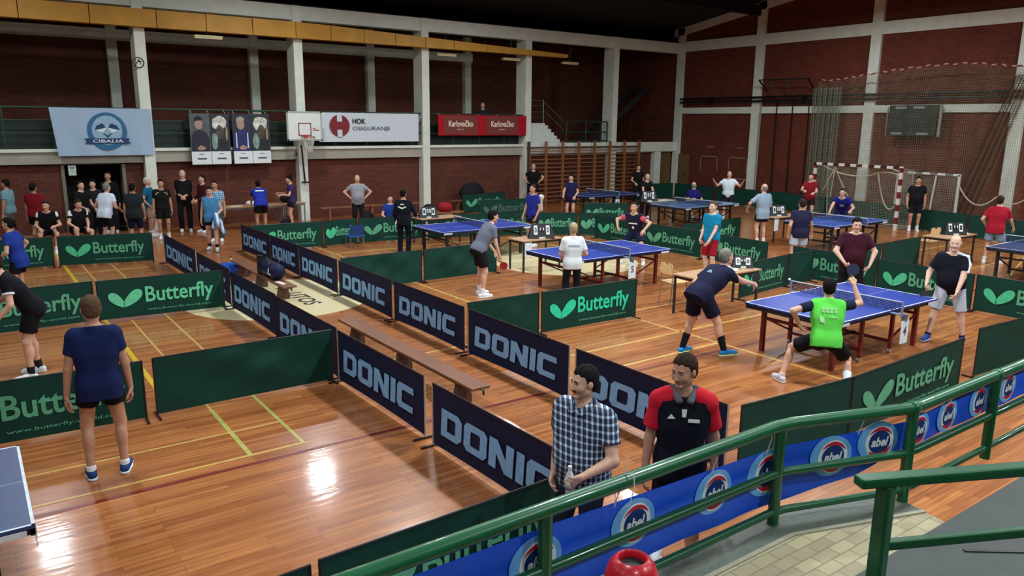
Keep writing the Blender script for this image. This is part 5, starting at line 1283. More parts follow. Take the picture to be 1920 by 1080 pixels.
def logo(x, z, s_):
    y = bpath(x)-.0075; ang = math.atan2(bpath(x+.1)-bpath(x-.1), .2)
    if not LOGO:
        LOGO['halo'] = shape(disc_pts(-.02, .01, .235, .20, n=40), .001).mesh('logo_halo')
        LOGO['disc'] = shape(disc_pts(0, 0, .165, .165, n=40), .001).mesh('logo_disc')
        LOGO['core'] = shape(disc_pts(0, 0, .125, .118, n=40), .001).mesh('logo_core')
        LOGO['red'] = crescent(0, 0, .152, 25, 150, .035).mesh('logo_swoosh'); LOGO['red2'] = crescent(0, 0, .152, 215, 345, .045).mesh('logo_swoosh')
    e = put('logo', LOGO['halo'], LB, t, loc=(x, y, z), rot=(0, 0, ang), scale=s_, own=True)
    put('logo_disc', LOGO['disc'], LW, e, loc=(0, -.002, 0), own=True); put('logo_core', LOGO['core'], LN, e, loc=(0, -.004, 0), own=True); put('logo_swoosh', LOGO['red'], LR, e, loc=(0, -.0045, 0), own=True); put('logo_swoosh', LOGO['red2'], LR, e, loc=(0, -.0045, 0), own=True)
    put('lettering', text_mesh('abel', .20, .095, bold=.03, shear=.25), LW, e, loc=(-.10, -.007, -.045), own=True)
for x, z, s_ in ((1.65, .92, .80), (2.42, .92, .80), (3.19, .92, .80), (3.95, .905, .80), (4.54, .885, .90), (5.1, .93, .80), (5.5, 1.0, .8), (5.95, 1.015, .72), (6.42, 1.03, .72), (6.98, 1.04, .72), (7.55, 1.05, .72), (8.1, 1.05, .72)): logo(x, z, s_)
m = MB()
for k, x in enumerate((.9, 2.45, 3.0, 3.9, 4.5, 5.3, 6.4, 7.0)): m.tube([(x, bpath(x)-.01, zt(x)-.02), (x+.01, bpath(x)-.05, 1.24)], .004, 5)
m.build('tie', mat('tie_white', (206, 210, 206)), t)
t = thing('string', 'white string dangling from the green railing before the checked shirt man', 'string', (3.02, 3.02, 1.32))
m = MB(); m.tube([(0, .0, .0), (.015, -.06, .03), (.01, -.075, -.06), (-.01, -.06, -.17), (-.03, -.03, -.2)], .0035, 5); m.tube([(.0, 0, 0), (-.03, .05, -.1), (-.02, .05, -.2)], .003, 5); m.tube([(0, 0, 0), (.01, 0, .10)], .003, 5); m.build('cord', mat('tie_white', (206, 210, 206)), t)
# near handrail on the platform
t = thing('platform_handrail', 'dark green handrail post in the bottom right corner', 'railing', (0, 0, 0))
GRD = mat('green_paint_dark', (18, 84, 48), rough=.35, coat=.3)
P = [Vector((3.13, 1.66, 1.80)), Vector((3.92, 1.28, 1.80)), Vector((5.6, .47, 1.80))]
m = MB(); m.bar(P[0], P[2], .075, .05); m.build('top_rail', GRD, t, bevel=.012)
q = P[0].lerp(P[1], .17); 
for k in (0, 1.55):
    c = q+(P[1]-P[0]).normalized()*k; m = MB(); m.bar((c.x, c.y, .9), (c.x, c.y, 1.78), .07, .07); m.build('post', GRD, t, bevel=.012)
for z in (1.47, 1.16): m = MB(); m.bar((q.x, q.y, z), (P[2].x, P[2].y, z), .045, .045); m.build('mid_rail', GRD, t, bevel=.01)
# red bin
t = thing('waste_bin', 'glossy red bin with a round dark opening beside the railing', 'bin', (2.52, 2.44, .5))
m = MB(); m.lathe([(.11, 0), (.125, .02), (.135, .45), (.14, .58), (.137, .64), (.118, .70), (.090, .735), (.076, .742), (.068, .735), (.066, .70), (.10, .62), (.11, .30), (.0, .29)], n=40); o = m.build('bin_shell', mat('bin_red', (186, 22, 38), rough=.32, coat=.15), t, smooth=True); auto_smooth(o.data, 60)
m = MB(); m.lathe([(.10, .31), (.105, .62), (.064, .70)], n=30); m.build('liner', mat('liner_black', (12, 8, 8)), t)
m = MB(); m.lathe([(.1405, .575), (.144, .585), (.1405, .60)], n=40); m.build('rim_band', mat('bin_red', (192, 24, 40)), t, smooth=True)
# ================================================================== everybody in the hall
def racket(label, J, side, face_c=(150, 28, 36), tilt=None, n=None):
    """a bat gripped in the given hand (0 left, 1 right) of person J"""
    w = J['wri'][side]; d = J['hd'][side]; nn = J['hn'][side]; tb = J['ht'][side]
    grip = J['world'](w+d*.085+nn*.022)
    ax = J['wdir'](unit(tb*.85+d*.35) if tilt is None else unit(np.array(tilt, float)))
    nr = J['wdir'](d if n is None else unit(np.array(n, float))); nr = (nr-ax*nr.dot(ax)).normalized(); s2 = ax.cross(nr)
    t = thing('table_tennis_bat', label, 'bat', tuple(grip))
    Mx = Matrix((s2, nr, ax)).transposed().to_4x4(); Mx.translation = grip; t.matrix_world = Mx
    m = MB(); m.bx(-.013, .013, -.011, .011, -.05, .05); m.build('handle', mat('bat_handle', (150, 104, 66), rough=.5), t)
    pts = [(.078*math.sin(a)*(1 if abs(a) > 2.2 else 1), 0, .125-.08*math.cos(a)) for a in [i*2*PI/28 for i in range(28)]]
    m = MB(); m.prism([(p[0], -.007, p[2]) for p in pts], (0, .007, 0)); m.build('rubber', mat('rubber_%d' % face_c[0], face_c, rough=.6), t)
    m = MB(); m.prism([(p[0], .0, p[2]) for p in pts], (0, .007, 0)); m.build('back_rubber', mat('rubber_black', (20, 18, 20), rough=.6), t)
    return t
def decal(J, name, pts, m_, off, back=False, z=.0):
    """small flat print on the chest or back of the shirt; pts in (right, up) metres around the chest centre"""
    s = J['s']; c = J['P0']+J['u']*(.30+z); fx = J['fs']*(-1 if back else 1)
    P = [tuple((c+J['rs']*a*(-1 if back else 1)+J['u']*b+fx*off)*s) for a, b in pts]
    e = fx*.003*s
    m = MB(); m.prism(P, tuple(e)); return m.build(name, m_, J['root'])
BLK = (18, 18, 22); NVY = (24, 28, 58)
# ---- left courts
J = person('boy in navy shirt and black shorts seen from behind at the left', (.83, 7.78), 82, h=1.80, b=.92, top=((20, 32, 76),), sleeve=.55, hem=-.14, bottom=('shorts', BLK, .48), shoe=((24, 60, 110), (225, 230, 235)), sock=((235, 235, 235), 'sock_short'),
           feet=((-.14, .0, 10), (.14, .03, 10)), hands=((-.27, .0, .80), (.25, .05, .83)), hair=('full', 'light_brown'), skin='tan', res=.014, head=(-12, 8))
J = person('player in black shirt with white sleeve band bending left', (.50, 11.55), 178, h=1.80, lean=32, top=((14, 15, 22),), hem=-.12, bottom=('shorts', (10, 10, 14), .72), shoe=((226, 232, 236), (200, 205, 210)), sock=((30, 30, 36), 'sock'),
           feet=((-.15, .04, 8), (.17, -.06, 8)), hands=((-.24, .34, .84), (.22, .42, .92)), hair=('short', 'brown'), skin='light', res=.016, head=(0, 14))
lo_ = J['sh'][0]+(J['elb'][0]-J['sh'][0])*.46; hi_ = J['sh'][0]+(J['elb'][0]-J['sh'][0])*.56
for i in (0,):
    f = Field(); f.cone(lo_-(hi_-lo_), hi_, .069, .069, .01, cut=(hi_, unit(hi_-lo_))); put('sleeve_band', np_mesh('sleeve_band', [(*f.mesh(.012, [(lo_, unit(lo_-hi_))]), 0)]), cloth('band_white', (232, 234, 238)), J['root'], scale=J['s'])
J = person('player with long dark hair in blue shirt at the left edge', (.66, 16.2), 150, h=1.66, b=.92, lean=10, top=((30, 56, 140),), hem=-.16, bottom=('shorts', (16, 18, 30), .6), hands=((-.22, .25, .95), (.30, .12, .98)), elbow=(None, (.8, -.4, 0)), hair=('ponytail', 'dark'), res=.02)
# ---- crowd at the back left
person('bystander in pale teal striped shirt at the left edge by the back wall', (.95, 24.6), 150, h=1.78, top=((118, 156, 164),), bottom=('shorts', (110, 110, 105), .9), hair=('full', 'dark'), skin='tan', res=.024)
person('bystander in dark red shirt at the brick wall on the left', (1.50, 23.7), 60, h=1.72, top=((122, 20, 30),), bottom=('shorts', (20, 18, 24), .7), hair=('full', 'dark'), skin='tan', res=.024)
WSH = ((18, 18, 22),)
for lb, xy, fc, hd, hands in (('left seated player in black shirt with white shoulders', (1.68, 22.7), 262, (10, 8), ((-.16, .36, .70), (.18, .38, .66))), ('right seated player with white shoulder panel leaning forward', (2.33, 22.75), 285, (0, 16), ((-.10, .42, .60), (.24, .46, .66)))):
    J = person(lb, xy, fc, h=1.74, sit=.555, lean=18, top=WSH, bottom=('shorts', BLK, .85), hands=hands, head=hd, hair=('short', 'brown'), skin='light', res=.02)
    for q in (-1, 1):
        i = 0 if q < 0 else 1
        f = Field(); f.cone(J['sh'][i]*.75+J['sh'][1-i]*.25, J['sh'][i]+J['u']*.012, .066, .07, .02).cone(J['sh'][i], J['sh'][i]+(J['elb'][i]-J['sh'][i])*.3, .071, .069, .02)
        put('shoulder_panel', np_mesh('shoulder_panel', [(*f.mesh(.018, [(J['P0']+J['u']*.40, -J['u'])]), 0)]), cloth('panel_white', (226, 228, 232)), J['root'], scale=J['s'])
person('standing person in black polo behind the seated pair', (2.62, 23.9), 300, h=1.72, top=((16, 16, 18),), bottom=('trousers', (22, 22, 26)), hands=((-.2, .25, .98), (.15, .3, 1.0)), hair=('short', 'dark'), skin='light', res=.024)
person('dark haired person in dark jacket by the corridor door', (3.02, 24.7), 250, h=1.68, top=((34, 30, 40),), sleeve=1.5, bottom=('trousers', (24, 24, 30)), hair=('long', 'dark'), skin='light', res=.024)
person('bystander in white shirt and dark shorts seen from behind', (3.02, 22.75), 40, h=1.74, b=1.12, lean=14, top=((214, 226, 240),), hem=-.14, bottom=('shorts', (20, 20, 34), .85), hands=((-.25, .2, .95), (.2, .3, 1.0)), hair=('short', 'grey'), res=.022)
person('tall person in black standing in the dark corridor door', (3.55, 25.6), 255, h=1.85, top=((14, 14, 18),), sleeve=1.5, bottom=('trousers', (28, 32, 44)), hair=('short', 'dark'), skin='tan', res=.024)
person('bystander in dark grey shirt and navy shorts seen from behind', (3.66, 22.4), 70, h=1.72, b=1.1, top=((34, 38, 42),), hem=-.14, bottom=('shorts', (18, 20, 52), .95), hair=('short', 'dark'), skin='tan', res=.022)
person('white haired person in teal shirt and beige shorts', (4.36, 24.2), 330, h=1.74, belly=.04, top=((24, 104, 138),), hem=-.14, bottom=('shorts', (176, 152, 128), .85), hands=((-.16, .3, .9), (.24, .12, .92)), hair=('short', 'white'), res=.022)
J = person('player in black and pale yellow shirt beside the white column', (4.58, 23.5), 262, h=1.72, top=((20, 20, 20),), bottom=('shorts', (16, 16, 18), .75), hair=('short', 'dark'), skin='tan', res=.022)
for q in (-1, 1): decal(J, 'yellow_panel', [(q*.07, .16), (q*.16, .12), (q*.15, -.02), (q*.10, .02)], cloth('panel_yellow', (206, 196, 126)), .095)
person('tall bald person in black vest with folded hands', (5.46, 24.75), 255, h=1.90, b=1.15, belly=.03, top=((16, 16, 18),), sleeve=0, bottom=('trousers', (18, 17, 20)), hands=((-.03, .24, 1.02), (.05, .25, 1.02)), hair=('bald', 'grey'), skin='light', res=.022)
person('person in dark red and black behind the walking player', (5.92, 24.3), 200, h=1.76, top=((70, 24, 30),), sleeve=1.5, bottom=('trousers', (22, 20, 24)), hands=((-.1, .3, 1.0), (.2, .2, 1.0)), hair=('short', 'dark'), res=.024)
plaid2 = None
def plaid_mat(key, base, l1, l2, f1, f2):
    m_ = bpy.data.materials.new(key); m_.use_nodes = True; nt = m_.node_tree; b = nt.nodes['Principled BSDF']
    tc = nt.nodes.new('ShaderNodeTexCoord'); sp = nt.nodes.new('ShaderNodeSeparateXYZ'); nt.links.new(tc.outputs['Object'], sp.inputs[0])
    def node(op, a, bb):
        n_ = nt.nodes.new('ShaderNodeMath'); n_.operation = op
        for k, v in ((0, a), (1, bb)):
            if v is None: continue
            if isinstance(v, (int, float)): n_.inputs[k].default_value = v
            else: nt.links.new(v, n_.inputs[k])
        return n_.outputs[0]
    # stripes run round the body: use the angle-like sum of x and y for the verticals
    ang = node('ADD', sp.outputs['X'], node('MULTIPLY', sp.outputs['Y'], .8)); ang = node('ADD', ang, 10.0); zz = node('ADD', sp.outputs['Z'], 10.0)
    v1 = node('LESS_THAN', node('MODULO', ang, f1), f1*.38); v2 = node('LESS_THAN', node('MODULO', zz, f2), f2*.34)
    v3 = node('LESS_THAN', node('MODULO', node('ADD', ang, f1*.2), f1*2), f1*.16)
    fac = node('ADD', node('MULTIPLY', v1, .55), node('MULTIPLY', v2, .45))
    rp = nt.nodes.new('ShaderNodeValToRGB'); e = rp.color_ramp.elements; e[0].position = 0; e[0].color = (*s2l(base), 1); e[1].position = 1; e[1].color = (*s2l(l2), 1)
    k_ = e.new(.5); k_.color = (*s2l(l1), 1)
    nt.links.new(fac, rp.inputs['Fac']); mx = nt.nodes.new('ShaderNodeMix'); mx.data_type = 'RGBA'; mx.inputs['B'].default_value = (*s2l((34, 40, 58)), 1)
    nt.links.new(v3, mx.inputs['Factor']); nt.links.new(rp.outputs['Color'], mx.inputs['A']); nt.links.new(mx.outputs['Result'], b.inputs['Base Color']); b.inputs['Roughness'].default_value = .85
    return m_
person('person in blue and white checked shirt behind the walking player', (5.75, 22.3), 240, h=1.72, top=((120, 150, 190), plaid_mat('check_blue', (70, 110, 160), (150, 186, 216), (206, 222, 232), .06, .06)), hem=-.14, bottom=('trousers', (70, 74, 70)), hair=('short', 'dark'), skin='tan', res=.022)
J = person('walking player in light blue sleeveless shirt and black shorts', (5.2, 20.7), 248, h=1.70, b=.98, top=((74, 136, 184),), sleeve=0, hem=-.14, bottom=('shorts', (16, 18, 26), .5), shoe=((200, 206, 210), (210, 210, 210)), sock=((28, 28, 34), 'sock'), feet=((-.12, .22, 8), (.12, -.18, 8)), hands=((-.16, .16, .98), (.27, -.02, .80)), hair=('short', 'dark'), res=.018, head=(0, 10))
h_ = J['world'](J['wri'][0]+J['hd'][0]*.07)
t = thing('towel', 'blue and white towel held by the walking light blue shirt player', 'towel', (h_.x, h_.y-.02, h_.z))
f = Field(); f.cone((0, 0, .05), (.05, -.06, -.16), .05, .085, .04).cone((.05, -.06, -.16), (.16, -.10, -.42), .075, .045, .05).cone((.0, 0, 0), (-.06, .04, -.28), .05, .055, .03).cone((.02, -.02, -.05), (.10, .03, -.30), .05, .05, .03)
put('folds', np_mesh('folds', [(*f.mesh(.014), 0)]), stripe_mat('towel_stripes', (96, 150, 214), (226, 232, 240), 'X', .11, .02), t)
J = person('player in royal blue shirt bending over the back wall table', (7.22, 23.0), 80, h=1.74, lean=38, top=((30, 48, 150),), hem=-.12, bottom=('shorts', (18, 18, 24), .62), shoe=((60, 60, 70), (200, 200, 200)), hands=((-.2, .62, .84), (.2, .62, .84)), hair=('short', 'dark'), skin='tan', res=.02)
decal(J, 'back_print', [(-.12, .06), (.12, .06), (.12, .10), (-.12, .10)], WH, .14, back=True)
person('woman in purple shirt with hair bun beside the back wall table', (8.42, 23.7), 170, h=1.70, b=.9, top=((58, 46, 92),), hem=-.12, bottom=('shorts', (28, 18, 36), .5), hands=((-.16, .34, 1.12), (.12, .34, 1.16)), hair=('bun', 'dark'), skin='light', res=.02, head=(0, 18))
J = person('bald person in light grey shirt with hands on hips', (10.10, 22.4), 250, h=1.74, b=1.15, belly=.03, top=((150, 150, 158),), hem=-.12, bottom=('trousers', (22, 22, 26)), hands=((-.24, .03, 1.02), (.24, .03, 1.02)), elbow=((-1, -.25, 0), (1, -.25, 0)), hair=('ring', 'grey'), skin='light', res=.02, palm=((1, 0, 0), (-1, 0, 0)))
person('small seated person in blue shirt left of the black tracksuit person', (10.25, 20.45), 250, h=1.62, sit=.53, top=((30, 56, 140),), hem=-.10, bottom=('shorts', BLK, .8), hands=((-.2, .32, .66), (.2, .32, .66)), hair=('short', 'brown'), res=.022)
chair('chair under the small seated blue shirt person', 10.25, 20.5, math.radians(340))
J = person('person in black tracksuit seen from behind near the back left table', (9.14, 17.5), 48, h=1.70, b=1.02, top=((16, 18, 28),), sleeve=1.5, hem=-.14, bottom=('trousers', (18, 20, 36)), shoe=((40, 40, 50), (210, 210, 215)), hands=((-.22, .1, .86), (.26, .30, 1.0)), hair=('short', 'dark'), res=.018)
decal(J, 'back_print', [(-.11, .05), (.0, .0), (.11, .05), (.11, .08), (.0, .04), (-.11, .08)], WH, .137, back=True); decal(J, 'back_print', [(-.05, .11), (.05, .11), (.05, .14), (-.05, .14)], WH, .13, back=True)
decal(J, 'hip_print', [(.14, -.36), (.20, -.42), (.16, -.27)], WH, .15, back=True)
# ---- middle right courts
J = person('grey shirt player bending forward with red bat', (8.12, 12.32), -6, h=1.80, b=.90, lean=30, top=((108, 112, 130),), hem=-.06, bottom=('shorts', (22, 18, 26), .78), shoe=((232, 236, 240), (225, 228, 232)), sock=((232, 234, 238), 'sock'),
           feet=((-.13, .03, 8), (.15, -.06, 8)), hands=((-.12, .36, .82), (.20, .30, .76)), hair=('full', 'dark'), skin='light', res=.015, head=(0, 6), curl=(.4, .85))
racket('red table tennis bat held by the grey shirt player', J, 1, (158, 26, 38), tilt=(0.2, .5, -.85), n=(-.8, .5, .1))
J = person('white shirt boy seen from behind at the middle table', (9.06, 10.66), 62, h=1.60, b=.98, top=((226, 232, 236),), sleeve=.75, hem=-.13, bottom=('trousers', (22, 24, 34)), shoe=((36, 38, 44), (180, 180, 180)), hands=((-.16, .26, 1.0), (.2, .22, 1.02)), hair=('full', 'blond'), skin='light', res=.016)
decal(J, 'back_print', [(-.13, .03), (.13, .03), (.13, .05), (-.13, .05)], mat('print_soft_blue', (120, 140, 170)), .128, back=True, z=.02)
J = person('boy in blue shirt looking left beyond the umpire table', (12.75, 16.75), 190, h=1.74, b=.92, top=((36, 42, 130),), hem=-.14, bottom=('shorts', (20, 20, 40), .6), hands=((-.22, .1, .86), (.2, .18, .84)), hair=('short', 'brown'), skin='tan', res=.018)
person('person in black shirt with hands on hips before the wall bars', (18.8, 24.7), 240, h=1.78, b=1.1, top=((16, 15, 18),), bottom=('shorts', (14, 14, 16), .75), hands=((-.24, .03, 1.02), (.24, .03, 1.02)), elbow=((-1, -.3, 0), (1, -.3, 0)), hair=('ring', 'dark'), skin='light', res=.024)
J = person('player in navy shirt walking before the wall bars', (17.1, 20.3), 215, h=1.68, b=.92, top=((32, 30, 74),), hem=-.13, bottom=('shorts', (20, 20, 36), .5), hands=((-.2, .2, .95), (.18, .36, 1.0)), hair=('short', 'dark'), skin='light', res=.022, head=(0, 14), curl=(.4, .85))
racket('dark bat held by the navy shirt player before the wall bars', J, 1, (30, 24, 28))
J = person('player with pink sleeves and dark shirt crouching behind the middle table', (13.25, 13.25), 205, h=1.72, b=1.05, lean=20, crouch=.14, top=((26, 26, 48),), hem=-.14, bottom=('shorts', NVY, .7), shoe=((230, 230, 232), (220, 220, 220)), feet=((-.26, .05, 15), (.26, .05, 15)), hands=((-.36, .38, .92), (.36, .30, .95)), elbow=((-.9, -.4, .1), (.9, -.4, .1)), hair=('short', 'brown'), skin='light', res=.016)
for i in (0, 1):
    L1 = J['elb'][i]-J['sh'][i]; f = Field(); f.cone(J['sh'][i]*.86+J['sh'][1-i]*.14+J['u']*.01, J['sh'][i]+L1*.6, .070, .070, .02, cut=(J['sh'][i]+L1*.53, unit(L1)))
    put('pink_sleeve', np_mesh('pink_sleeve', [(*f.mesh(.014), 0)]), cloth('sleeve_pink', (206, 86, 104)), J['root'], scale=J['s'])
decal(J, 'chest_print', [(-.11, .0), (.11, .0), (.11, .035), (-.11, .035)], WH, .133)
decal(J, 'chest_print', [(-.02, -.12), (.03, -.12), (.03, -.06), (-.02, -.06)], WH, .14)
person('person in black shirt standing beside the ochre wall panel', (22.9, 22.9), 250, h=1.74, top=((18, 17, 20),), bottom=('trousers', (20, 18, 22)), hands=((-.2, .2, .98), (.2, .2, .98)), hair=('short', 'dark'), skin='light', res=.026)
person('bald person in black shirt leaning at the small umpire table', (20.2, 19.8), 250, h=1.66, lean=18, top=((20, 20, 22),), bottom=('trousers', (22, 18, 22)), hands=((-.2, .42, .86), (.2, .42, .86)), hair=('bald', 'grey'), skin='light', res=.024)
person('seated bald umpire in dark blue shirt with his back turned', (21.35, 18.55), 20, h=1.74, b=1.15, sit=.55, lean=8, top=((26, 26, 96),), sleeve=.7, bottom=('shorts', (20, 20, 30), .9), hands=((-.2, .34, .76), (.2, .34, .76)), shoe=((220, 220, 222), (220, 220, 220)), hair=('ring', 'grey'), skin='light', res=.02)
person('player in white shirt raising both open hands', (22.75, 18.1), 215, h=1.74, b=1.15, top=((212, 224, 232),), hem=-.14, bottom=('shorts', (26, 22, 34), .75), hands=((-.50, .26, 1.36), (.50, .26, 1.36)), elbow=((-.3, -.3, -1), (.3, -.3, -1)), palm=((.2, .6, .8), (-.2, .6, .8)), curl=(.12, .12), hair=('ring', 'brown'), skin='light', res=.018)
person('bald player in light grey blue shirt seen from behind', (18.55, 13.5), 75, h=1.76, b=1.15, top=((146, 168, 186),), sleeve=.8, hem=-.18, bottom=('shorts', (22, 24, 40), .6), hands=((-.34, .25, 1.0), (.2, .25, 1.0)), elbow=((-.9, -.3, 0), None), hair=('ring', 'grey'), skin='light', res=.018)
person('player in dark red shirt beside the goal post', (24.3, 15.8), 215, h=1.74, b=1.05, top=((128, 20, 32),), hem=-.12, bottom=('shorts', (36, 20, 28), .7), hands=((-.12, .34, 1.08), (.2, .42, 1.16)), hair=('short', 'brown'), skin='light', res=.022)
J = person('player in navy shirt with pink collar and white shorts seen from behind', (15.9, 10.5), 55, h=1.72, b=1.05, top=((36, 34, 64),), hem=-.12, bottom=('shorts', (196, 206, 224), .7), feet=((-.16, -.08, 8), (.16, .06, 8)), hands=((-.26, .04, .86), (.36, .16, .86)), hair=('short', 'brown'), skin='light', res=.018)
f = Field(); f.cone(J['sh'][0]*.8+J['sh'][1]*.2, J['sh'][1]*.8+J['sh'][0]*.2, .082, .082, .03).cone(J['N']-J['u']*.05, J['N'], .085, .07, .03)
put('collar_panel', np_mesh('collar_panel', [(*f.mesh(.016, [(J['N']+J['u']*.012, J['u']), (J['P0']+J['u']*.43, -J['u'])]), 0)]), cloth('collar_pink', (170, 60, 84)), J['root'], scale=J['s'])
J = person('player in blue shirt bending over the table in front of the goal', (21.85, 13.05), 205, h=1.74, b=1.1, lean=42, crouch=.05, top=((30, 36, 116),), hem=-.12, bottom=('shorts', (26, 26, 70), .75), feet=((-.2, .05, 10), (.2, -.05, 10)), hands=((-.30, .50, .90), (.28, .72, .82)), hair=('short', 'dark'), skin='light', res=.018)
decal(J, 'chest_print', [(-.06, -.03), (.05, -.03), (.05, .06), (-.06, .06)], mat('print_lilac', (150, 156, 206)), .142)
J = person('tall person in black shirt and shorts in front of the small goal', (25.3, 12.55), 215, h=1.80, b=1.12, belly=.02, top=((15, 15, 22),), hem=-.2, bottom=('shorts', (20, 18, 22), .8), hands=((-.24, .06, .84), (.26, .1, .86)), hair=('short', 'dark'), skin='tan', shoe=((222, 222, 224), (226, 226, 226)), res=.018)
J = person('player in red shirt and grey blue shorts at the right edge', (20.85, 8.30), 10, h=1.74, b=1.1, lean=8, top=((160, 22, 42),), sleeve=.7, hem=-.14, bottom=('shorts', (130, 148, 168), .75), feet=((-.15, -.05, 8), (.16, .05, 8)), hands=((-.24, .1, .95), (.34, .42, .82)), hair=('short', 'brown'), skin='light', res=.018)
J = person('player in teal shirt and red shorts standing in profile', (13.42, 11.05), 185, h=1.74, b=.95, top=((16, 130, 170),), hem=-.14, bottom=('shorts', (150, 22, 38), .95), shoe=((230, 230, 232), (225, 225, 225)), feet=((-.12, .05, 6), (.12, -.05, 6)), hands=((-.12, .26, .88), (.16, .18, .90)), hair=('short', 'light_brown'), skin='pale', res=.015)
# ---- front right court
J = person('navy shirt player leaning forward with outstretched arm', (8.66, 7.20), -8, h=1.84, b=1.12, lean=50, crouch=.02, top=((24, 26, 54),), sleeve=.7, hem=-.12, bottom=('shorts', (18, 18, 40), .75), shoe=((40, 130, 190), (214, 226, 150)), sock=((22, 20, 28), 'sock_long'),
           feet=((-.22, -.15, 12), (.26, .22, 8)), hands=((-.26, .26, .80), (.12, .98, .92)), elbow=(None, (.5, .0, -.9)), palm=(None, (-.7, .2, -.6)), hair=('short', 'grey'), skin='light', res=.014, head=(0, -6), curl=(.4, .85))
racket('black bat in the outstretched hand of the navy shirt player', J, 1, (22, 22, 26), tilt=(-.2, .3, .95), n=(0, 1, -.2))
decal(J, 'back_print', [(-.05, .0), (.05, .0), (.02, .05), (-.02, .05)], mat('print_soft_blue', (120, 140, 170)), .136, back=True)
J = person('bright green shirt player crouching wide with back turned', (8.90, 5.36), 38, h=1.74, b=1.02, lean=16, crouch=.26, top=((96, 214, 78),), sleeve=0, hem=-.10, bottom=('shorts', (14, 14, 18), .78), shoe=((205, 196, 204), (225, 225, 228)), sock=(((214, 196, 184), 'sock_short'), ((226, 236, 240), 'sock_long')),
           feet=((-.50, .06, 30), (.30, -.14, 14)), hands=((-.34, .12, .82), (.32, .34, 1.34)), elbow=((-.9, -.5, 0), (.9, .2, -.7)), palm=(None, (-.3, .9, .2)), hair=('short', 'dark'), skin='light', res=.014, head=(6, -2), curl=(.5, .85))
for i in (0, 1):
    L1 = J['elb'][i]-J['sh'][i]; f = Field(); f.cone(J['sh'][i]*.95+J['sh'][1-i]*.05, J['sh'][i]+L1*.72, .068, .064, .02, cut=(J['sh'][i]+L1*.62, unit(L1)))
    put('dark_sleeve', np_mesh('dark_sleeve', [(*f.mesh(.012), 0)]), cloth('sleeve_navy', (24, 30, 56)), J['root'], scale=J['s'])
GP = mat('print_pale_green', (176, 232, 160))
for k, z in enumerate((.085, .045)):
    for x in (-.10, -.05, 0, .05): decal(J, 'back_letter', [(x, z), (x+.036, z), (x+.036, z+.032), (x, z+.032)], GP, .132, back=True)
decal(J, 'back_letter', [(-.10, -.02), (-.01, -.02), (-.02, .0), (-.10, .0)], GP, .132, back=True); decal(J, 'back_letter', [(.04, -.10), (.10, -.08), (.11, .0), (.05, -.02)], GP, .132, back=True)
racket('dark blue bat raised by the bright green shirt player', J, 1, (24, 30, 62), tilt=(.1, .2, .97), n=(0, 1, .2))
t = thing('table_tennis_ball', 'white ball in the air just above the green player bat', 'ball', (10.02, 6.72, 1.09))
f = Field(); f.ell((0, 0, 0), (.02, .02, .02), .002); put('ball_shell', np_mesh('ball_shell', [(*f.mesh(.004), 0)]), mat('ball_white', (240, 240, 240), rough=.4), t)
J = person('heavy player in maroon shirt holding a bat in front of his belly', (13.14, 7.55), 222, h=1.78, b=1.28, belly=.07, lean=6, top=((62, 20, 36),), sleeve=.72, hem=-.14, bottom=('trousers', (20, 18, 24)), feet=((-.18, .0, 12), (.18, .0, 12)), hands=((-.26, .22, .92), (.20, .30, .96)), elbow=((-.9, -.3, 0), (.9, -.3, 0)), hair=('short', 'dark'), skin='pale', res=.014, head=(0, 12), curl=(.4, .85))
racket('dark red bat held by the maroon shirt player', J, 1, (110, 24, 34), tilt=(-.8, .35, -.35), n=(0, -.8, -.4))
J = person('bald player in black shirt with white shoulder stripe and long white shorts', (12.55, 5.52), 196, h=1.76, b=1.18, belly=.06, lean=12, top=((20, 22, 34),), sleeve=.68, hem=-.14, bottom=('shorts', (190, 192, 206), .98), shoe=((40, 70, 150), (206, 214, 224)), sock=((30, 32, 60), 'sock_short'), feet=((-.24, -.08, 10), (.22, .12, 8)), hands=((-.14, .36, .88), (.30, .26, .94)), hair=('bald', 'grey'), skin='pale', res=.014, head=(-6, 4), curl=(.4, .85))
racket('black bat held by the bald player with white shoulder stripe', J, 1, (20, 20, 24), tilt=(.1, .25, -.95), n=(0, 1, .2))
for i in (0,):
    L1 = J['elb'][i]-J['sh'][i]; ud = unit(J['u']-L1*.2)
    f = Field(); f.cone(J['N']*.6+J['sh'][i]*.4+J['u']*.062+J['fs']*.03, J['sh'][i]+J['u']*.060+J['fs']*.035, .024, .024, .02).cone(J['sh'][i]+J['u']*.060-J['rs']*.01+J['fs']*.035, J['sh'][i]+L1*.25-J['rs']*.05+J['fs']*.035, .024, .024, .02).cone(J['sh'][i]+L1*.25-J['rs']*.05+J['fs']*.035, J['sh'][i]+L1*.66-J['rs']*.05+J['fs']*.035, .024, .022, .02)
    put('shoulder_stripe', np_mesh('shoulder_stripe', [(*f.mesh(.009), 0)]), cloth('band_white', (232, 234, 238)), J['root'], scale=J['s'])
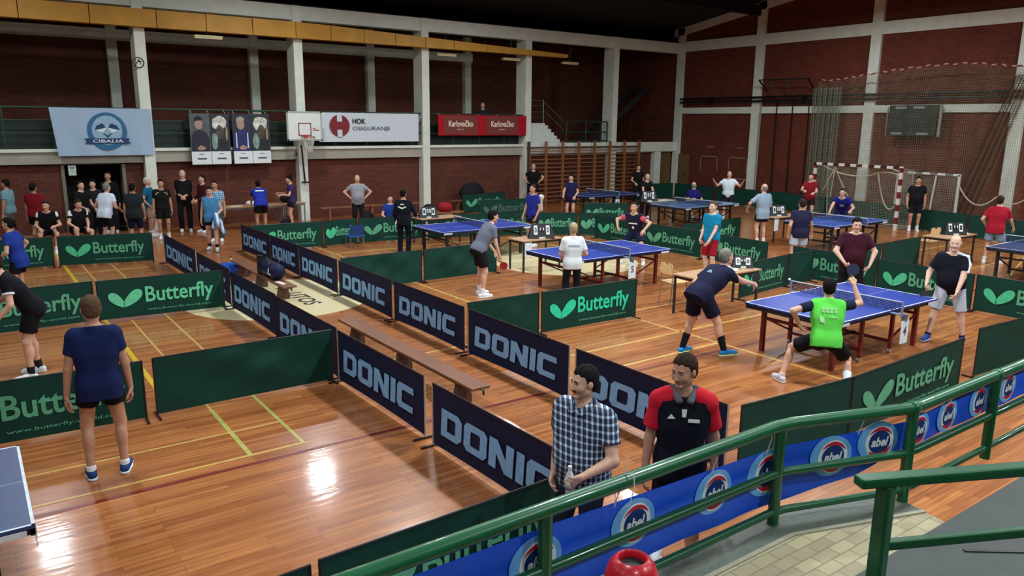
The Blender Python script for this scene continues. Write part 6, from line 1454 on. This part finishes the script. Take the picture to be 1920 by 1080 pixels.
# ---- the two men at the railing
PL = plaid_mat('check_navy_white', (24, 34, 60), (112, 132, 158), (216, 224, 232), .046, .05)
J = person('moustached man in navy and white checked shirt holding a bottle', (3.43, 3.86), 195, h=1.72, b=1.3, belly=.05, top=((60, 70, 90), PL), sleeve=.62, hem=-.12, bottom=('trousers', (26, 30, 46)), shoe=((40, 34, 30), (30, 28, 26)), sock=None, hands=((-.20, .30, 1.04), (.22, .06, .86)), elbow=((-.7, -.8, -.3), None), palm=((.85, .2, 0), None),
           hair=('short', 'dark'), skin='light', res=.0115, head=(24, 2), curl=(.78, .4))
f = Field(); hw = J['hw']; f.cone(hw((-.024, .083, -.053)), hw((0, .093, -.047)), .006, .0085, .01).cone(hw((.024, .083, -.053)), hw((0, .093, -.047)), .006, .0085, .01)
put('moustache', np_mesh('moustache', [(*f.mesh(.004), 0)]), mat('moustache_brown', (58, 44, 36), rough=.9, spec=.1), J['root'], scale=J['s'])
f = Field(); N_, u_, f_, r_ = J['N'], J['u'], J['fs'], J['rs']
for q in (-1, 1): f.cone(N_-f_*.062+u_*.055, N_+r_*q*.084+u_*.050, .021, .021, .015).cone(N_+r_*q*.084+u_*.050, N_+f_*.112+r_*q*.030-u_*.012, .021, .017, .015).cone(N_+r_*q*.080+u_*.025, N_+f_*.114+r_*q*.048-u_*.016, .020, .016, .025)
put('collar', np_mesh('collar', [(*f.mesh(.008), 0)]), PL, J['root'], scale=J['s'])
m = MB(); 
for k in range(5):
    c = J['P0']+u_*(.40-k*.085)+f_*(.128+.012*min(k, 2)); m.lathe([(.006, -.004), (.006, .004)], c=tuple(c*J['s']), n=8)
m.build('button', mat('button_grey', (150, 156, 164)), J['root'])
w = J['wri'][0]+J['hd'][0]*.085+J['hn'][0]*.034; bp_ = J['world'](w)
t = thing('water_bottle', 'small clear and white bottle held by the checked shirt man', 'bottle', (bp_.x, bp_.y, bp_.z-.11))
m = MB(); m.lathe([(.026, 0), (.030, .01), (.030, .12), (.024, .15), (.013, .175), (.013, .19)], n=18); m.build('bottle_body', mat('bottle_clear', (206, 206, 200), rough=.15), t, smooth=True)
m = MB(); m.lathe([(.0306, .04), (.0306, .10)], n=18); m.build('wrapper', mat('wrapper_cream', (188, 178, 156), rough=.5), t, smooth=True)
m = MB(); m.lathe([(.015, .186), (.015, .208)], n=14); m.build('cap', mat('cap_white', (226, 226, 226)), t)

J = person('young man in black polo with red sleeves walking behind the railing', (4.13, 3.56), 226, h=1.765, b=.95, top=((17, 19, 30),), sleeve=.5, hem=-.16, bottom=('shorts', (15, 16, 24), .8), shoe=((206, 212, 220), (226, 228, 230)), sock=((226, 228, 232), 'sock_short'), feet=((-.10, .22, 8), (.12, -.20, 8)), hands=((-.25, .0, .84), (.26, .06, .82)),
           hair=('short', 'brown'), skin='tan', res=.0115, head=(38, 8))
RS = cloth('sleeve_red', (196, 26, 44))
for i in (0, 1):
    q = -1 if i == 0 else 1
    L1 = J['elb'][i]-J['sh'][i]; f = Field()
    f.cone(J['N']*.40+J['sh'][i]*.60+J['u']*.012, J['sh'][i], .082, .082, .02).cone(J['sh'][i], J['sh'][i]+L1*.85, .072, .074, .02, cut=(J['sh'][i]+L1*.72, unit(L1)))
    put('red_sleeve', np_mesh('red_sleeve', [(*f.mesh(.010, [(J['sh'][i]-J['rs']*q*.10, -J['rs']*q)]), 0)]), RS, J['root'], scale=J['s'])
f = Field(); N_, u_, f_, r_ = J['N'], J['u'], J['fs'], J['rs']
for q in (-1, 1): f.cone(N_-f_*.062+u_*.055, N_+r_*q*.084+u_*.050, .021, .021, .015).cone(N_+r_*q*.084+u_*.050, N_+f_*.112+r_*q*.030-u_*.012, .021, .017, .015).cone(N_+r_*q*.080+u_*.025, N_+f_*.114+r_*q*.048-u_*.016, .020, .016, .025)
put('collar', np_mesh('collar', [(*f.mesh(.008), 0)]), cloth('collar_grey', (84, 84, 92)), J['root'], scale=J['s'])
decal(J, 'placket', [(-.014, .05), (.014, .05), (.018, .11), (-.018, .11)], WH, .122, z=.02)
decal(J, 'chest_print', [(-.11, .035), (-.03, .035), (-.03, .06), (-.11, .06)], WH, .128)
decal(J, 'chest_print', [(.06, .055), (.12, .055), (.09, .09)], WH, .124)
decal(J, 'side_panel', [(-.165, -.02), (-.14, -.02), (-.135, -.22), (-.165, -.22)], cloth('panel_grey', (150, 154, 158)), .06)
# upstairs
person('dim figure standing up on the gallery between two columns', (17.6, 26.6), 230, h=1.70, z0=2.48, top=((40, 38, 40),), sleeve=1.5, bottom=('trousers', (30, 30, 34)), hair=('short', 'grey'), res=.026)
